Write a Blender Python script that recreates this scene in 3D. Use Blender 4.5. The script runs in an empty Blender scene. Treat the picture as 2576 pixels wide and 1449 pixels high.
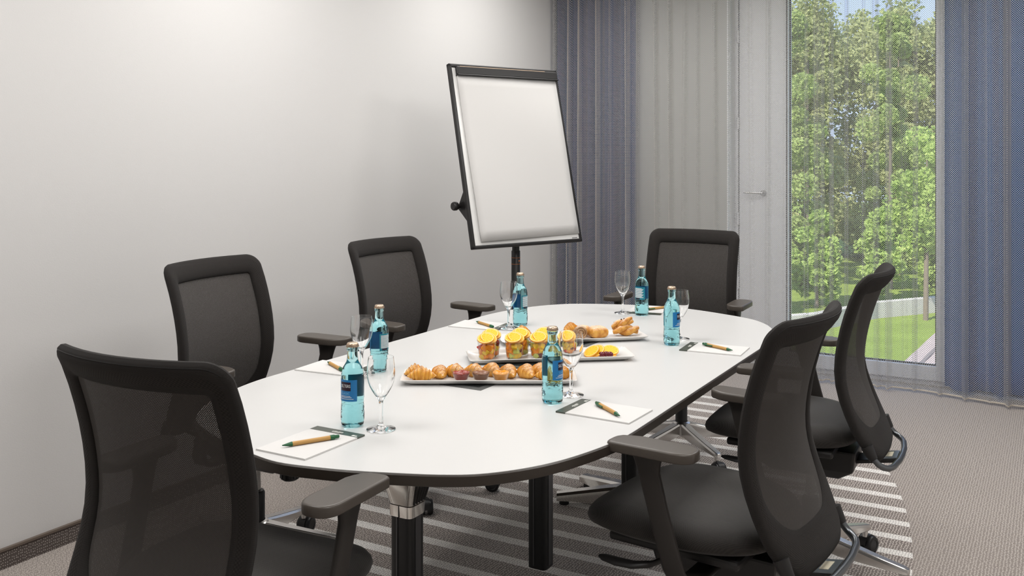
import bpy, bmesh, math, random
from mathutils import Vector, Matrix
PI = math.pi
random.seed(7)
SC = bpy.context.scene
COL = SC.collection

# ------------------------------------------------------------------ camera, world, lights, exposure
YAW = math.radians(29.75)
cam_d = bpy.data.cameras.new('camera')
cam_d.sensor_width = 36.0
cam_d.lens = 36.0 * 2400.0 / 2576.0
cam_d.shift_y = -(724.5 - 385.0) / 2576.0
cam_d.clip_start = 0.05
cam = bpy.data.objects.new('camera', cam_d)
cam.location = (0, 0, 1.42)
cam.rotation_euler = (PI / 2, 0, YAW)
COL.objects.link(cam)
SC.camera = cam

SC.view_settings.view_transform = 'Standard'
SC.view_settings.look = 'None'
SC.view_settings.gamma = 1.0
SC.view_settings.use_curve_mapping = False
SC.view_settings.exposure = 0.10
SC.cycles.use_denoising = True
SC.cycles.max_bounces = 14
SC.cycles.transparent_max_bounces = 32
SC.cycles.transmission_bounces = 12
SC.cycles.sample_clamp_indirect = 6.0

world = bpy.data.worlds.new('sky')
SC.world = world
world.use_nodes = True
wn = world.node_tree.nodes
wl = world.node_tree.links
bg = wn['Background']
tc = wn.new('ShaderNodeTexCoord')
sep = wn.new('ShaderNodeSeparateXYZ')
rmp = wn.new('ShaderNodeValToRGB')
wl.new(tc.outputs['Generated'], sep.inputs[0])
wl.new(sep.outputs['Z'], rmp.inputs[0])
rmp.color_ramp.elements[0].position = 0.0
rmp.color_ramp.elements[0].color = (0.60, 0.73, 1.0, 1)
rmp.color_ramp.elements[1].position = 0.6
rmp.color_ramp.elements[1].color = (0.36, 0.56, 1.0, 1)
wl.new(rmp.outputs[0], bg.inputs['Color'])
bg.inputs['Strength'].default_value = 1.25

def light(name, kind, loc, rot, energy, color=(1, 1, 1), **kw):
    d = bpy.data.lights.new(name, kind)
    d.energy = energy
    d.color = color
    for k, v in kw.items():
        setattr(d, k, v)
    o = bpy.data.objects.new(name, d)
    o.location = loc
    o.rotation_euler = rot
    COL.objects.link(o)
    return o

# the sun stands behind the building: it lights the trees, not the room
light('sun', 'SUN', (0, 0, 30), (math.radians(48), 0, math.radians(-14)), 8.0, (1.0, 0.95, 0.86), angle=0.02)
CEIL = 2.75
LAMPS = [(-2.2, 1.0), (-2.2, 2.9), (-2.2, 4.8), (-0.1, 1.0), (-0.1, 2.9), (-0.1, 4.8)]
for lx, ly in LAMPS:
    light('ceiling_lamp', 'AREA', (lx, ly, CEIL - 0.045), (0, 0, 0), 23.0, (1.0, 0.98, 0.955), shape='SQUARE', size=0.95)

# ------------------------------------------------------------------ helpers
def tag(o, label=None, cat=None, group=None, kind=None):
    if label: o['label'] = label
    if cat: o['category'] = cat
    if group: o['group'] = group
    if kind: o['kind'] = kind
    return o

def thing(name, label, cat, loc=(0, 0, 0), rz=0.0, group=None):
    o = bpy.data.objects.new(name, None)
    o.empty_display_size = 0.05
    o.location = loc
    o.rotation_euler = (0, 0, rz)
    COL.objects.link(o)
    return tag(o, label, cat, group)

def copy_tree(o, parent=None):
    c = o.copy()
    COL.objects.link(c)
    if parent is not None:
        c.parent = parent
    for ch in o.children:
        copy_tree(ch, c)
    return c

class MB:
    def __init__(s):
        s.v = []; s.f = []; s.uv = None
    def add(s, vs, fs):
        b = len(s.v)
        s.v += [tuple(p) for p in vs]
        s.f += [tuple(b + i for i in f) for f in fs]
        return s
    def box(s, x0, x1, y0, y1, z0, z1):
        return s.add([(x0, y0, z0), (x1, y0, z0), (x1, y1, z0), (x0, y1, z0), (x0, y0, z1), (x1, y0, z1), (x1, y1, z1), (x0, y1, z1)],
                     [(3, 2, 1, 0), (4, 5, 6, 7), (0, 1, 5, 4), (1, 2, 6, 5), (2, 3, 7, 6), (3, 0, 4, 7)])
    def loft(s, rings, cap=True, closed=True):
        n = len(rings[0]); b = len(s.v)
        for r in rings: s.v += [tuple(p) for p in r]
        for i in range(len(rings) - 1):
            for j in range(n if closed else n - 1):
                k = (j + 1) % n
                s.f.append((b + i * n + j, b + i * n + k, b + (i + 1) * n + k, b + (i + 1) * n + j))
        if cap:
            s.f.append(tuple(b + j for j in reversed(range(n))))
            s.f.append(tuple(b + (len(rings) - 1) * n + j for j in range(n)))
        return s
    def lathe(s, prof, n=32, c=(0, 0, 0)):
        # prof: (r, z) from bottom to top; r = 0 makes a pole
        b = len(s.v); idx = []
        for r, z in prof:
            if r < 1e-7:
                idx.append([len(s.v)]); s.v.append((c[0], c[1], c[2] + z))
            else:
                idx.append(list(range(len(s.v), len(s.v) + n)))
                s.v += [(c[0] + r * math.cos(2 * PI * j / n), c[1] + r * math.sin(2 * PI * j / n), c[2] + z) for j in range(n)]
        for A, B in zip(idx, idx[1:]):
            for j in range(n):
                k = (j + 1) % n
                if len(A) == 1 and len(B) == 1: continue
                if len(A) == 1: s.f.append((A[0], B[k], B[j]))
                elif len(B) == 1: s.f.append((A[j], A[k], B[0]))
                else: s.f.append((A[j], A[k], B[k], B[j]))
        return s
    def tube(s, path, rad, n=10, cap=True, flat=1.0):
        P = [Vector(p) for p in path]
        rads = rad if isinstance(rad, (list, tuple)) else [rad] * len(P)
        rings = []; up = None
        for i, p in enumerate(P):
            t = (P[min(i + 1, len(P) - 1)] - P[max(i - 1, 0)]).normalized()
            if up is None:
                up = Vector((0, 0, 1)) if abs(t.z) < 0.9 else Vector((0, 1, 0))
            a = t.cross(up).normalized(); up = a.cross(t).normalized()
            rings.append([p + a * (rads[i] * math.cos(2 * PI * j / n)) + up * (rads[i] * flat * math.sin(2 * PI * j / n)) for j in range(n)])
        return s.loft(rings, cap)
    def grid(s, nu, nv, fn):
        b = len(s.v)
        for i in range(nu + 1):
            for j in range(nv + 1):
                s.v.append(tuple(fn(i / nu, j / nv)))
        for i in range(nu):
            for j in range(nv):
                a = b + i * (nv + 1) + j
                s.f.append((a, a + nv + 1, a + nv + 2, a + 1))
        return s
    def build(s, name, m, parent=None, smooth=True, angle=40, bevel=0.0, seg=2, uvs=None, loc=None):
        me = bpy.data.meshes.new(name)
        me.from_pydata(s.v, [], s.f)
        bm = bmesh.new(); bm.from_mesh(me)
        bmesh.ops.recalc_face_normals(bm, faces=bm.faces)
        bm.to_mesh(me); bm.free()
        if smooth:
            me.shade_smooth()
            me.set_sharp_from_angle(angle=math.radians(angle))
        if uvs is not None:
            lay = me.uv_layers.new(name='UVMap')
            for lp in me.loops:
                lay.data[lp.index].uv = uvs[lp.vertex_index]
        if m is not None:
            me.materials.append(m)
        o = bpy.data.objects.new(name, me)
        COL.objects.link(o)
        if parent is not None: o.parent = parent
        if loc is not None: o.location = loc
        if bevel > 0:
            md = o.modifiers.new('bevel', 'BEVEL'); md.width = bevel; md.segments = seg; md.limit_method = 'ANGLE'
            md.angle_limit = math.radians(35)
        return o

def struct(o):
    o['kind'] = 'structure'
    return o

def interp(tab, x):
    if x <= tab[0][0]: return tab[0][1]
    for (a, b), (c, d) in zip(tab, tab[1:]):
        if x <= c:
            t = (x - a) / (c - a)
            return b + (d - b) * t
    return tab[-1][1]

def smoothstep(a, b, x):
    t = max(0.0, min(1.0, (x - a) / (b - a)))
    return t * t * (3 - 2 * t)

# ------------------------------------------------------------------ materials
def nodes_of(m):
    return m.node_tree.nodes, m.node_tree.links, m.node_tree.nodes['Principled BSDF']

def mat(name, col, rough=0.5, metal=0.0, spec=0.5, bump=None, trans=0.0, ior=1.45, coat=0.0, sheen=0.0, noise=None):
    m = bpy.data.materials.new(name)
    m.use_nodes = True
    N, L, P = nodes_of(m)
    P.inputs['Base Color'].default_value = (*col, 1)
    P.inputs['Roughness'].default_value = rough
    P.inputs['Metallic'].default_value = metal
    P.inputs['Specular IOR Level'].default_value = spec
    P.inputs['Transmission Weight'].default_value = trans
    P.inputs['IOR'].default_value = ior
    P.inputs['Coat Weight'].default_value = coat
    P.inputs['Sheen Weight'].default_value = sheen
    if noise:  # (scale, amount) slow tone variation
        t = N.new('ShaderNodeTexCoord'); n = N.new('ShaderNodeTexNoise'); n.inputs['Scale'].default_value = noise[0]
        n.inputs['Detail'].default_value = 4
        r = N.new('ShaderNodeMapRange'); r.inputs['To Min'].default_value = 1 - noise[1]; r.inputs['To Max'].default_value = 1 + noise[1]
        x = N.new('ShaderNodeVectorMath'); x.operation = 'SCALE'; x.inputs[0].default_value = col
        L.new(t.outputs['Object'], n.inputs['Vector']); L.new(n.outputs['Fac'], r.inputs['Value'])
        L.new(r.outputs[0], x.inputs['Scale']); L.new(x.outputs[0], P.inputs['Base Color'])
    if bump:  # (scale, strength)
        t = N.new('ShaderNodeTexCoord'); n = N.new('ShaderNodeTexNoise'); n.inputs['Scale'].default_value = bump[0]
        n.inputs['Detail'].default_value = 3
        b = N.new('ShaderNodeBump'); b.inputs['Strength'].default_value = bump[1]; b.inputs['Distance'].default_value = 0.002
        L.new(t.outputs['Object'], n.inputs['Vector']); L.new(n.outputs['Fac'], b.inputs['Height']); L.new(b.outputs[0], P.inputs['Normal'])
    return m

def math_n(N, L, op, a, b=None):
    n = N.new('ShaderNodeMath'); n.operation = op
    for i, v in enumerate((a, b)):
        if v is None: continue
        if isinstance(v, (int, float)): n.inputs[i].default_value = v
        else: L.new(v, n.inputs[i])
    return n.outputs[0]

def weave_nodes(N, L, uv_out, pu, pv):
    """checker-like field in -1..1: cos(2pi u/pu) * cos(2pi v/pv)"""
    s = N.new('ShaderNodeSeparateXYZ'); L.new(uv_out, s.inputs[0])
    cu = math_n(N, L, 'COSINE', math_n(N, L, 'MULTIPLY', s.outputs['X'], 2 * PI / pu))
    cv = math_n(N, L, 'COSINE', math_n(N, L, 'MULTIPLY', s.outputs['Y'], 2 * PI / pv))
    return math_n(N, L, 'MULTIPLY', cu, cv)

def weave_mat(name, col, col2, pu, pv, rough=0.8, strength=0.4, holes=None, sheen=0.2, transl=0.0, obj=False):
    """woven cloth; holes = threshold above which the cloth is open"""
    m = bpy.data.materials.new(name); m.use_nodes = True
    N, L, P = nodes_of(m)
    t = N.new('ShaderNodeTexCoord')
    w = weave_nodes(N, L, t.outputs['Object' if obj else 'UV'], pu, pv)
    f = math_n(N, L, 'MULTIPLY_ADD', w, 0.5); f.node.inputs[2].default_value = 0.5
    mx = N.new('ShaderNodeMix'); mx.data_type = 'RGBA'
    mx.inputs[6].default_value = (*col, 1); mx.inputs[7].default_value = (*col2, 1)
    L.new(f, mx.inputs[0]); L.new(mx.outputs[2], P.inputs['Base Color'])
    b = N.new('ShaderNodeBump'); b.inputs['Strength'].default_value = strength; b.inputs['Distance'].default_value = 0.001
    L.new(f, b.inputs['Height']); L.new(b.outputs[0], P.inputs['Normal'])
    P.inputs['Roughness'].default_value = rough
    P.inputs['Sheen Weight'].default_value = sheen
    P.inputs['Specular IOR Level'].default_value = 0.3
    out = N['Material Output']; shader = P.outputs[0]
    if transl:
        tr = N.new('ShaderNodeBsdfTranslucent'); L.new(mx.outputs[2], tr.inputs[0])
        ms = N.new('ShaderNodeMixShader'); ms.inputs[0].default_value = transl
        L.new(shader, ms.inputs[1]); L.new(tr.outputs[0], ms.inputs[2]); shader = ms.outputs[0]
    if holes is not None:
        h = math_n(N, L, 'GREATER_THAN', w, holes)
        tp = N.new('ShaderNodeBsdfTransparent')
        ms = N.new('ShaderNodeMixShader'); L.new(h, ms.inputs[0]); L.new(shader, ms.inputs[1]); L.new(tp.outputs[0], ms.inputs[2])
        shader = ms.outputs[0]
    L.new(shader, out.inputs['Surface'])
    return m

def thin_glass(name, tint=(1, 1, 1), ior=1.45, k=1.0):
    m = bpy.data.materials.new(name); m.use_nodes = True
    N, L = m.node_tree.nodes, m.node_tree.links
    N.remove(N['Principled BSDF'])
    tp = N.new('ShaderNodeBsdfTransparent'); tp.inputs[0].default_value = (*tint, 1)
    gl = N.new('ShaderNodeBsdfGlossy'); gl.inputs['Roughness'].default_value = 0.02
    fr = N.new('ShaderNodeLayerWeight'); fr.inputs['Blend'].default_value = 0.5
    mu = math_n(N, L, 'MULTIPLY_ADD', math_n(N, L, 'POWER', fr.outputs['Facing'], 4.0), 0.8 * k); mu.node.inputs[2].default_value = 0.045 * k
    ms = N.new('ShaderNodeMixShader'); L.new(mu, ms.inputs[0]); L.new(tp.outputs[0], ms.inputs[1]); L.new(gl.outputs[0], ms.inputs[2])
    L.new(ms.outputs[0], N['Material Output'].inputs['Surface'])
    return m

M = {}
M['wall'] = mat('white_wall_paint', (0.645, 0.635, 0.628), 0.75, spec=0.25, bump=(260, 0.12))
M['ceiling'] = mat('ceiling_paint', (0.8, 0.79, 0.77), 0.85, spec=0.2)
M['winframe'] = mat('window_frame_white', (0.80, 0.81, 0.84), 0.35)
M['reveal'] = mat('daylit_reveal', (0.85, 0.87, 0.90), 0.6)  # paler and bluer than the wall: daylight on the jamb put into the colour
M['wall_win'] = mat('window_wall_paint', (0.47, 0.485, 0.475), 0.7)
M['table'] = mat('table_white_laminate', (0.60, 0.596, 0.588), 0.34, spec=0.45)
M['table_edge'] = mat('table_dark_edge', (0.036, 0.028, 0.022), 0.38)
M['black_metal'] = mat('black_lacquered_metal', (0.012, 0.012, 0.013), 0.35)
M['grey_metal'] = mat('dark_grey_metal', (0.10, 0.10, 0.105), 0.35, metal=0.6)
M['chrome'] = mat('chrome', (0.78, 0.76, 0.73), 0.12, metal=1.0)
M['alu'] = mat('polished_aluminium', (0.70, 0.68, 0.66), 0.24, metal=1.0, noise=(9, 0.08))
M['steel'] = mat('dark_steel_tube', (0.16, 0.17, 0.18), 0.28, metal=0.9)
M['plastic'] = mat('black_plastic', (0.016, 0.015, 0.015), 0.42, bump=(700, 0.05))
M['arm'] = mat('soft_dark_plastic', (0.066, 0.055, 0.046), 0.36, bump=(900, 0.06))
M['armpost'] = mat('dark_plastic_post', (0.022, 0.0185, 0.0165), 0.45)
M['rubber'] = mat('castor_black', (0.013, 0.013, 0.014), 0.38)
M['fabric'] = weave_mat('chair_fabric', (0.0085, 0.0070, 0.0062), (0.024, 0.0200, 0.0178), 0.0074, 0.0074, 0.85, 0.6, sheen=0.03)
M['seatfab'] = weave_mat('seat_fabric', (0.012, 0.0105, 0.0095), (0.034, 0.030, 0.027), 0.0050, 0.0050, 0.7, 0.4, sheen=0.12)
M['mesh'] = weave_mat('chair_mesh', (0.062, 0.054, 0.049), (0.026, 0.023, 0.021), 0.0038, 0.0038, 0.75, 0.5, holes=0.90, sheen=0.05)
M['tag'] = mat('cream_tag', (0.62, 0.57, 0.44), 0.5)
M['plate_steel'] = mat('bracket_steel', (0.20, 0.23, 0.25), 0.35, metal=0.7)
M['paper'] = mat('white_paper', (0.64, 0.628, 0.615), 0.8, spec=0.2)
M['paper_edge'] = mat('paper_edges', (0.55, 0.53, 0.51), 0.9, spec=0.1)
M['padband'] = mat('pad_green_grey_band', (0.062, 0.073, 0.058), 0.3)
M['padink'] = mat('pad_white_print', (0.7, 0.7, 0.66), 0.5)
M['pen_body'] = mat('pen_card_barrel', (0.50, 0.28, 0.085), 0.55, bump=(400, 0.1))
M['pen_green'] = mat('pen_green_plastic', (0.012, 0.10, 0.035), 0.3)
M['china'] = mat('white_china', (0.70, 0.685, 0.665), 0.15, spec=0.5)
M['board'] = mat('whiteboard_enamel', (0.76, 0.755, 0.74), 0.25)
M['flipblack'] = mat('flipchart_black', (0.011, 0.010, 0.010), 0.33)
M['orange_ink'] = mat('orange_print', (0.65, 0.20, 0.05), 0.5)
M['cap'] = mat('gold_crown_cap', (0.60, 0.45, 0.33), 0.3, metal=0.85)
M['glass'] = mat('clear_glass', (1, 1, 1), 0.0, trans=1.0, ior=1.42)
M['jarglass'] = thin_glass('jar_glass', (0.96, 0.97, 0.97), 1.5, 0.9)
M['pane'] = thin_glass('window_pane_glass', (0.98, 0.99, 0.985), 1.5, 0.05)
M['handle'] = mat('handle_satin', (0.55, 0.55, 0.56), 0.3, metal=0.9)

def bottle_mat():
    m = bpy.data.materials.new('turquoise_bottle'); m.use_nodes = True
    N, L, P = nodes_of(m)
    P.inputs['Base Color'].default_value = (0.80, 0.97, 0.97, 1)
    P.inputs['Roughness'].default_value = 0.0
    P.inputs['Transmission Weight'].default_value = 1.0
    P.inputs['IOR'].default_value = 1.33
    va = N.new('ShaderNodeVolumeAbsorption')
    va.inputs['Color'].default_value = (0.05, 0.70, 0.78, 1)
    va.inputs['Density'].default_value = 16.0
    L.new(va.outputs[0], N['Material Output'].inputs['Volume'])
    return m
M['bottle'] = bottle_mat()
M['label_blue'] = mat('label_blue', (0.012, 0.17, 0.42), 0.4)
M['label_teal'] = mat('label_back_teal', (0.010, 0.20, 0.27), 0.4)
M['label_dark'] = mat('label_burgundy', (0.022, 0.008, 0.022), 0.4)
M['label_white'] = mat('label_white', (0.75, 0.78, 0.80), 0.5)
M['label_light'] = mat('label_light_blue', (0.22, 0.50, 0.75), 0.5)

def carpet_mat(base_only=False):
    m = bpy.data.materials.new('carpet' if not base_only else 'carpet_baseboard'); m.use_nodes = True
    N, L, P = nodes_of(m)
    t = N.new('ShaderNodeTexCoord')
    mp = N.new('ShaderNodeMapping')
    if base_only:
        mp.inputs['Rotation'].default_value = (0, PI / 2, 0)
    mp.inputs['Scale'].default_value = (98, 128, 98)
    L.new(t.outputs['Object'], mp.inputs['Vector'])
    vo = N.new('ShaderNodeTexVoronoi'); vo.inputs['Scale'].default_value = 1.0; vo.inputs['Randomness'].default_value = 0.42
    vo.voronoi_dimensions = '2D'
    L.new(mp.outputs[0], vo.inputs['Vector'])
    no = N.new('ShaderNodeTexNoise'); no.inputs['Scale'].default_value = 420; no.inputs['Detail'].default_value = 2
    L.new(t.outputs['Object'], no.inputs['Vector'])
    dd = math_n(N, L, 'ADD', vo.outputs['Distance'], math_n(N, L, 'MULTIPLY', math_n(N, L, 'SUBTRACT', no.outputs['Fac'], 0.5), 0.16))
    def dots(r0, r1):
        r = N.new('ShaderNodeMapRange'); r.inputs['From Min'].default_value = r0; r.inputs['From Max'].default_value = r1
        r.inputs['To Min'].default_value = 1; r.inputs['To Max'].default_value = 0
        L.new(dd, r.inputs['Value']); return r.outputs[0]
    def mix(fac, a, b):
        x = N.new('ShaderNodeMix'); x.data_type = 'RGBA'
        if isinstance(fac, float): x.inputs[0].default_value = fac
        else: L.new(fac, x.inputs[0])
        for i, c in ((6, a), (7, b)):
            if isinstance(c, tuple): x.inputs[i].default_value = (*c, 1)
            else: L.new(c, x.inputs[i])
        return x.outputs[2]
    d_small = dots(0.20, 0.34)
    d_big = dots(0.15, 0.27)
    dark = mix(d_small, (0.150, 0.116, 0.098), (0.80, 0.73, 0.67))
    if base_only:
        col = mix(dots(0.14, 0.24), (0.060, 0.042, 0.034), (0.42, 0.37, 0.33))
    else:
        outside = mix(d_small, (0.240, 0.200, 0.174), (0.62, 0.56, 0.51))
        white = mix(d_big, (0.90, 0.87, 0.83), (0.13, 0.11, 0.10))
        s = N.new('ShaderNodeSeparateXYZ'); L.new(t.outputs['Object'], s.inputs[0])
        X, Y = s.outputs['X'], s.outputs['Y']
        fr = math_n(N, L, 'FRACT', math_n(N, L, 'DIVIDE', math_n(N, L, 'SUBTRACT', Y, 3.303 - 0.147 * 40), 0.147))
        stripe = math_n(N, L, 'LESS_THAN', fr, 0.33)
        yy = math_n(N, L, 'SUBTRACT', Y, 3.1)
        hw = math_n(N, L, 'SUBTRACT', 1.12, math_n(N, L, 'DIVIDE', math_n(N, L, 'MULTIPLY', yy, yy), 8.4))
        ax = math_n(N, L, 'ABSOLUTE', math_n(N, L, 'SUBTRACT', X, -1.53))
        inside = math_n(N, L, 'LESS_THAN', ax, hw)
        inside2 = math_n(N, L, 'MULTIPLY', inside, math_n(N, L, 'LESS_THAN', Y, 5.45))
        col = mix(inside2, outside, mix(stripe, dark, white))
    L.new(col, P.inputs['Base Color'])
    P.inputs['Roughness'].default_value = 0.85
    P.inputs['Sheen Weight'].default_value = 0.5
    P.inputs['Specular IOR Level'].default_value = 0.25
    b = N.new('ShaderNodeBump'); b.inputs['Strength'].default_value = 0.5; b.inputs['Distance'].default_value = 0.003
    L.new(no.outputs['Fac'], b.inputs['Height']); L.new(b.outputs[0], P.inputs['Normal'])
    return m
M['carpet'] = carpet_mat()
M['carpet_base'] = carpet_mat(True)
M['base_trim'] = mat('baseboard_trim', (0.13, 0.10, 0.08), 0.4)
M['curtain_blue'] = weave_mat('blue_curtain_cloth', (0.026, 0.088, 0.225), (0.050, 0.140, 0.335), 0.006, 0.006, 0.8, 0.3, sheen=0.15, transl=0.4)
M['net'] = weave_mat('net_curtain', (0.60, 0.58, 0.56), (0.72, 0.70, 0.67), 0.0120, 0.0120, 0.75, 0.5, holes=-0.30, sheen=0.2, transl=0.25)
M['hem'] = mat('net_hem_tape', (0.62, 0.56, 0.48), 0.8)

def dough_mat(name, lo, hi, sugar=0.75, fine=1.0, ridged=False):
    m = bpy.data.materials.new(name); m.use_nodes = True
    N, L, P = nodes_of(m)
    t = N.new('ShaderNodeTexCoord')
    no = N.new('ShaderNodeTexNoise'); no.inputs['Scale'].default_value = 60 * fine; no.inputs['Detail'].default_value = 5
    L.new(t.outputs['Object'], no.inputs['Vector'])
    mx = N.new('ShaderNodeMix'); mx.data_type = 'RGBA'; mx.inputs[6].default_value = (*lo, 1); mx.inputs[7].default_value = (*hi, 1)
    r = N.new('ShaderNodeMapRange'); r.inputs['From Min'].default_value = 0.35; r.inputs['From Max'].default_value = 0.65
    L.new(no.outputs['Fac'], r.inputs['Value'])
    if ridged:   # the proud laps bake darker than the grooves between them
        at = N.new('ShaderNodeAttribute'); at.attribute_name = 'bake'
        f = math_n(N, L, 'SUBTRACT', math_n(N, L, 'ADD', math_n(N, L, 'MULTIPLY', r.outputs[0], 0.35), 0.80), math_n(N, L, 'MULTIPLY', at.outputs['Fac'], 0.85))
        f.node.use_clamp = True
        L.new(f, mx.inputs[0])
    else:
        L.new(r.outputs[0], mx.inputs[0])
    sz = N.new('ShaderNodeSeparateXYZ'); L.new(t.outputs['Normal'], sz.inputs[0])
    n2 = N.new('ShaderNodeTexNoise'); n2.inputs['Scale'].default_value = 330; n2.inputs['Detail'].default_value = 3
    L.new(t.outputs['Object'], n2.inputs['Vector'])
    a = math_n(N, L, 'ADD', sz.outputs['Z'], math_n(N, L, 'MULTIPLY', math_n(N, L, 'SUBTRACT', n2.outputs['Fac'], 0.5), 1.7))
    r2 = N.new('ShaderNodeMapRange'); r2.inputs['From Min'].default_value = 0.50; r2.inputs['From Max'].default_value = 1.10
    r2.inputs['To Max'].default_value = sugar
    L.new(a, r2.inputs['Value'])
    m2 = N.new('ShaderNodeMix'); m2.data_type = 'RGBA'; m2.inputs[7].default_value = (0.82, 0.76, 0.68, 1)
    L.new(r2.outputs[0], m2.inputs[0]); L.new(mx.outputs[2], m2.inputs[6]); L.new(m2.outputs[2], P.inputs['Base Color'])
    P.inputs['Roughness'].default_value = 0.45
    P.inputs['Subsurface Weight'].default_value = 0.0
    b = N.new('ShaderNodeBump'); b.inputs['Strength'].default_value = 0.35; b.inputs['Distance'].default_value = 0.003
    L.new(no.outputs['Fac'], b.inputs['Height']); L.new(b.outputs[0], P.inputs['Normal'])
    return m
M['croissant'] = dough_mat('golden_croissant', (0.54, 0.195, 0.012), (0.90, 0.54, 0.11), 0.72, ridged=True)
M['pastry'] = dough_mat('golden_pastry', (0.50, 0.18, 0.02), (0.76, 0.40, 0.08), 0.55)
M['roll'] = dough_mat('cinnamon_roll', (0.30, 0.15, 0.06), (0.52, 0.32, 0.16), 0.5)
M['currant'] = mat('dark_currant', (0.05, 0.012, 0.012), 0.35)

def orange_mat():
    m = bpy.data.materials.new('orange_flesh'); m.use_nodes = True
    N, L, P = nodes_of(m)
    t = N.new('ShaderNodeTexCoord'); s = N.new('ShaderNodeSeparateXYZ'); L.new(t.outputs['Object'], s.inputs[0])
    ang = math_n(N, L, 'ARCTAN2', s.outputs['Y'], s.outputs['X'])
    c = math_n(N, L, 'ABSOLUTE', math_n(N, L, 'SINE', math_n(N, L, 'MULTIPLY', ang, 5.0)))
    r = N.new('ShaderNodeMapRange'); r.inputs['From Min'].default_value = 0.03; r.inputs['From Max'].default_value = 0.16
    L.new(c, r.inputs['Value'])
    no = N.new('ShaderNodeTexNoise'); no.inputs['Scale'].default_value = 260; L.new(t.outputs['Object'], no.inputs['Vector'])
    fl = N.new('ShaderNodeMix'); fl.data_type = 'RGBA'; fl.inputs[6].default_value = (0.80, 0.36, 0.006, 1); fl.inputs[7].default_value = (0.92, 0.58, 0.03, 1)
    L.new(no.outputs['Fac'], fl.inputs[0])
    mx = N.new('ShaderNodeMix'); mx.data_type = 'RGBA'; mx.inputs[6].default_value = (0.92, 0.68, 0.20, 1)
    L.new(r.outputs[0], mx.inputs[0]); L.new(fl.outputs[2], mx.inputs[7]); L.new(mx.outputs[2], P.inputs['Base Color'])
    P.inputs['Roughness'].default_value = 0.5
    P.inputs['Specular IOR Level'].default_value = 0.2
    return m
M['flesh'] = orange_mat()
M['rind'] = mat('orange_rind', (0.86, 0.36, 0.015), 0.35)
M['pith'] = mat('orange_pith', (0.90, 0.66, 0.28), 0.5)
M['melon'] = mat('orange_melon', (0.86, 0.28, 0.015), 0.3, bump=(120, 0.2))
M['pine'] = mat('yellow_pineapple', (0.86, 0.54, 0.03), 0.3, bump=(160, 0.3))
M['kiwi'] = mat('pale_green_melon', (0.58, 0.60, 0.13), 0.3)
M['grape'] = mat('dark_red_grape', (0.13, 0.010, 0.018), 0.2)
M['redfruit'] = mat('red_fruit', (0.55, 0.03, 0.012), 0.25)
M['jam_red'] = mat('red_jam', (0.30, 0.025, 0.012), 0.12, bump=(80, 0.5))
M['jam_brown'] = mat('chocolate_spread', (0.23, 0.085, 0.035), 0.35, bump=(80, 0.6))
M['jam_orange'] = mat('orange_jam', (0.72, 0.28, 0.012), 0.12, bump=(80, 0.6))
M['hatch_frame'] = mat('hatch_frame_grey', (0.085, 0.088, 0.085), 0.4)
M['hatch_lid'] = mat('hatch_lid_black', (0.014, 0.017, 0.016), 0.3)
M['lawn'] = mat('lawn', (0.20, 0.27, 0.05), 0.9, spec=0.1, noise=(0.7, 0.35))
M['path'] = mat('path_paving', (0.42, 0.34, 0.32), 0.85, noise=(1.5, 0.08))
M['kerb'] = mat('path_kerb', (0.20, 0.17, 0.17), 0.85)
M['bark'] = mat('bark', (0.17, 0.135, 0.10), 0.9, bump=(30, 0.6))
M['concrete'] = mat('garden_wall_concrete', (0.55, 0.52, 0.47), 0.9, noise=(1.2, 0.12))

def leaf_mat(name, a, b):
    m = bpy.data.materials.new(name); m.use_nodes = True
    N, L, P = nodes_of(m)
    t = N.new('ShaderNodeTexCoord')
    no = N.new('ShaderNodeTexNoise'); no.inputs['Scale'].default_value = 1.1; no.inputs['Detail'].default_value = 5; no.inputs['Roughness'].default_value = 0.7
    L.new(t.outputs['Object'], no.inputs['Vector'])
    mx = N.new('ShaderNodeMix'); mx.data_type = 'RGBA'; mx.inputs[6].default_value = (*a, 1); mx.inputs[7].default_value = (*b, 1)
    r = N.new('ShaderNodeMapRange'); r.inputs['From Min'].default_value = 0.35; r.inputs['From Max'].default_value = 0.65
    L.new(no.outputs['Fac'], r.inputs['Value']); L.new(r.outputs[0], mx.inputs[0]); L.new(mx.outputs[2], P.inputs['Base Color'])
    P.inputs['Roughness'].default_value = 0.6
    P.inputs['Specular IOR Level'].default_value = 0.2
    tr = N.new('ShaderNodeBsdfTranslucent'); L.new(mx.outputs[2], tr.inputs[0])
    ms = N.new('ShaderNodeMixShader'); ms.inputs[0].default_value = 0.45
    L.new(P.outputs[0], ms.inputs[1]); L.new(tr.outputs[0], ms.inputs[2]); L.new(ms.outputs[0], N['Material Output'].inputs['Surface'])
    return m
M['leaf_a'] = leaf_mat('fresh_leaves', (0.25, 0.33, 0.10), (0.50, 0.60, 0.20))
M['leaf_b'] = leaf_mat('olive_leaves', (0.30, 0.34, 0.14), (0.54, 0.57, 0.26))
M['leaf_c'] = leaf_mat('bright_leaves', (0.28, 0.40, 0.09), (0.56, 0.70, 0.20))

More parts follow.
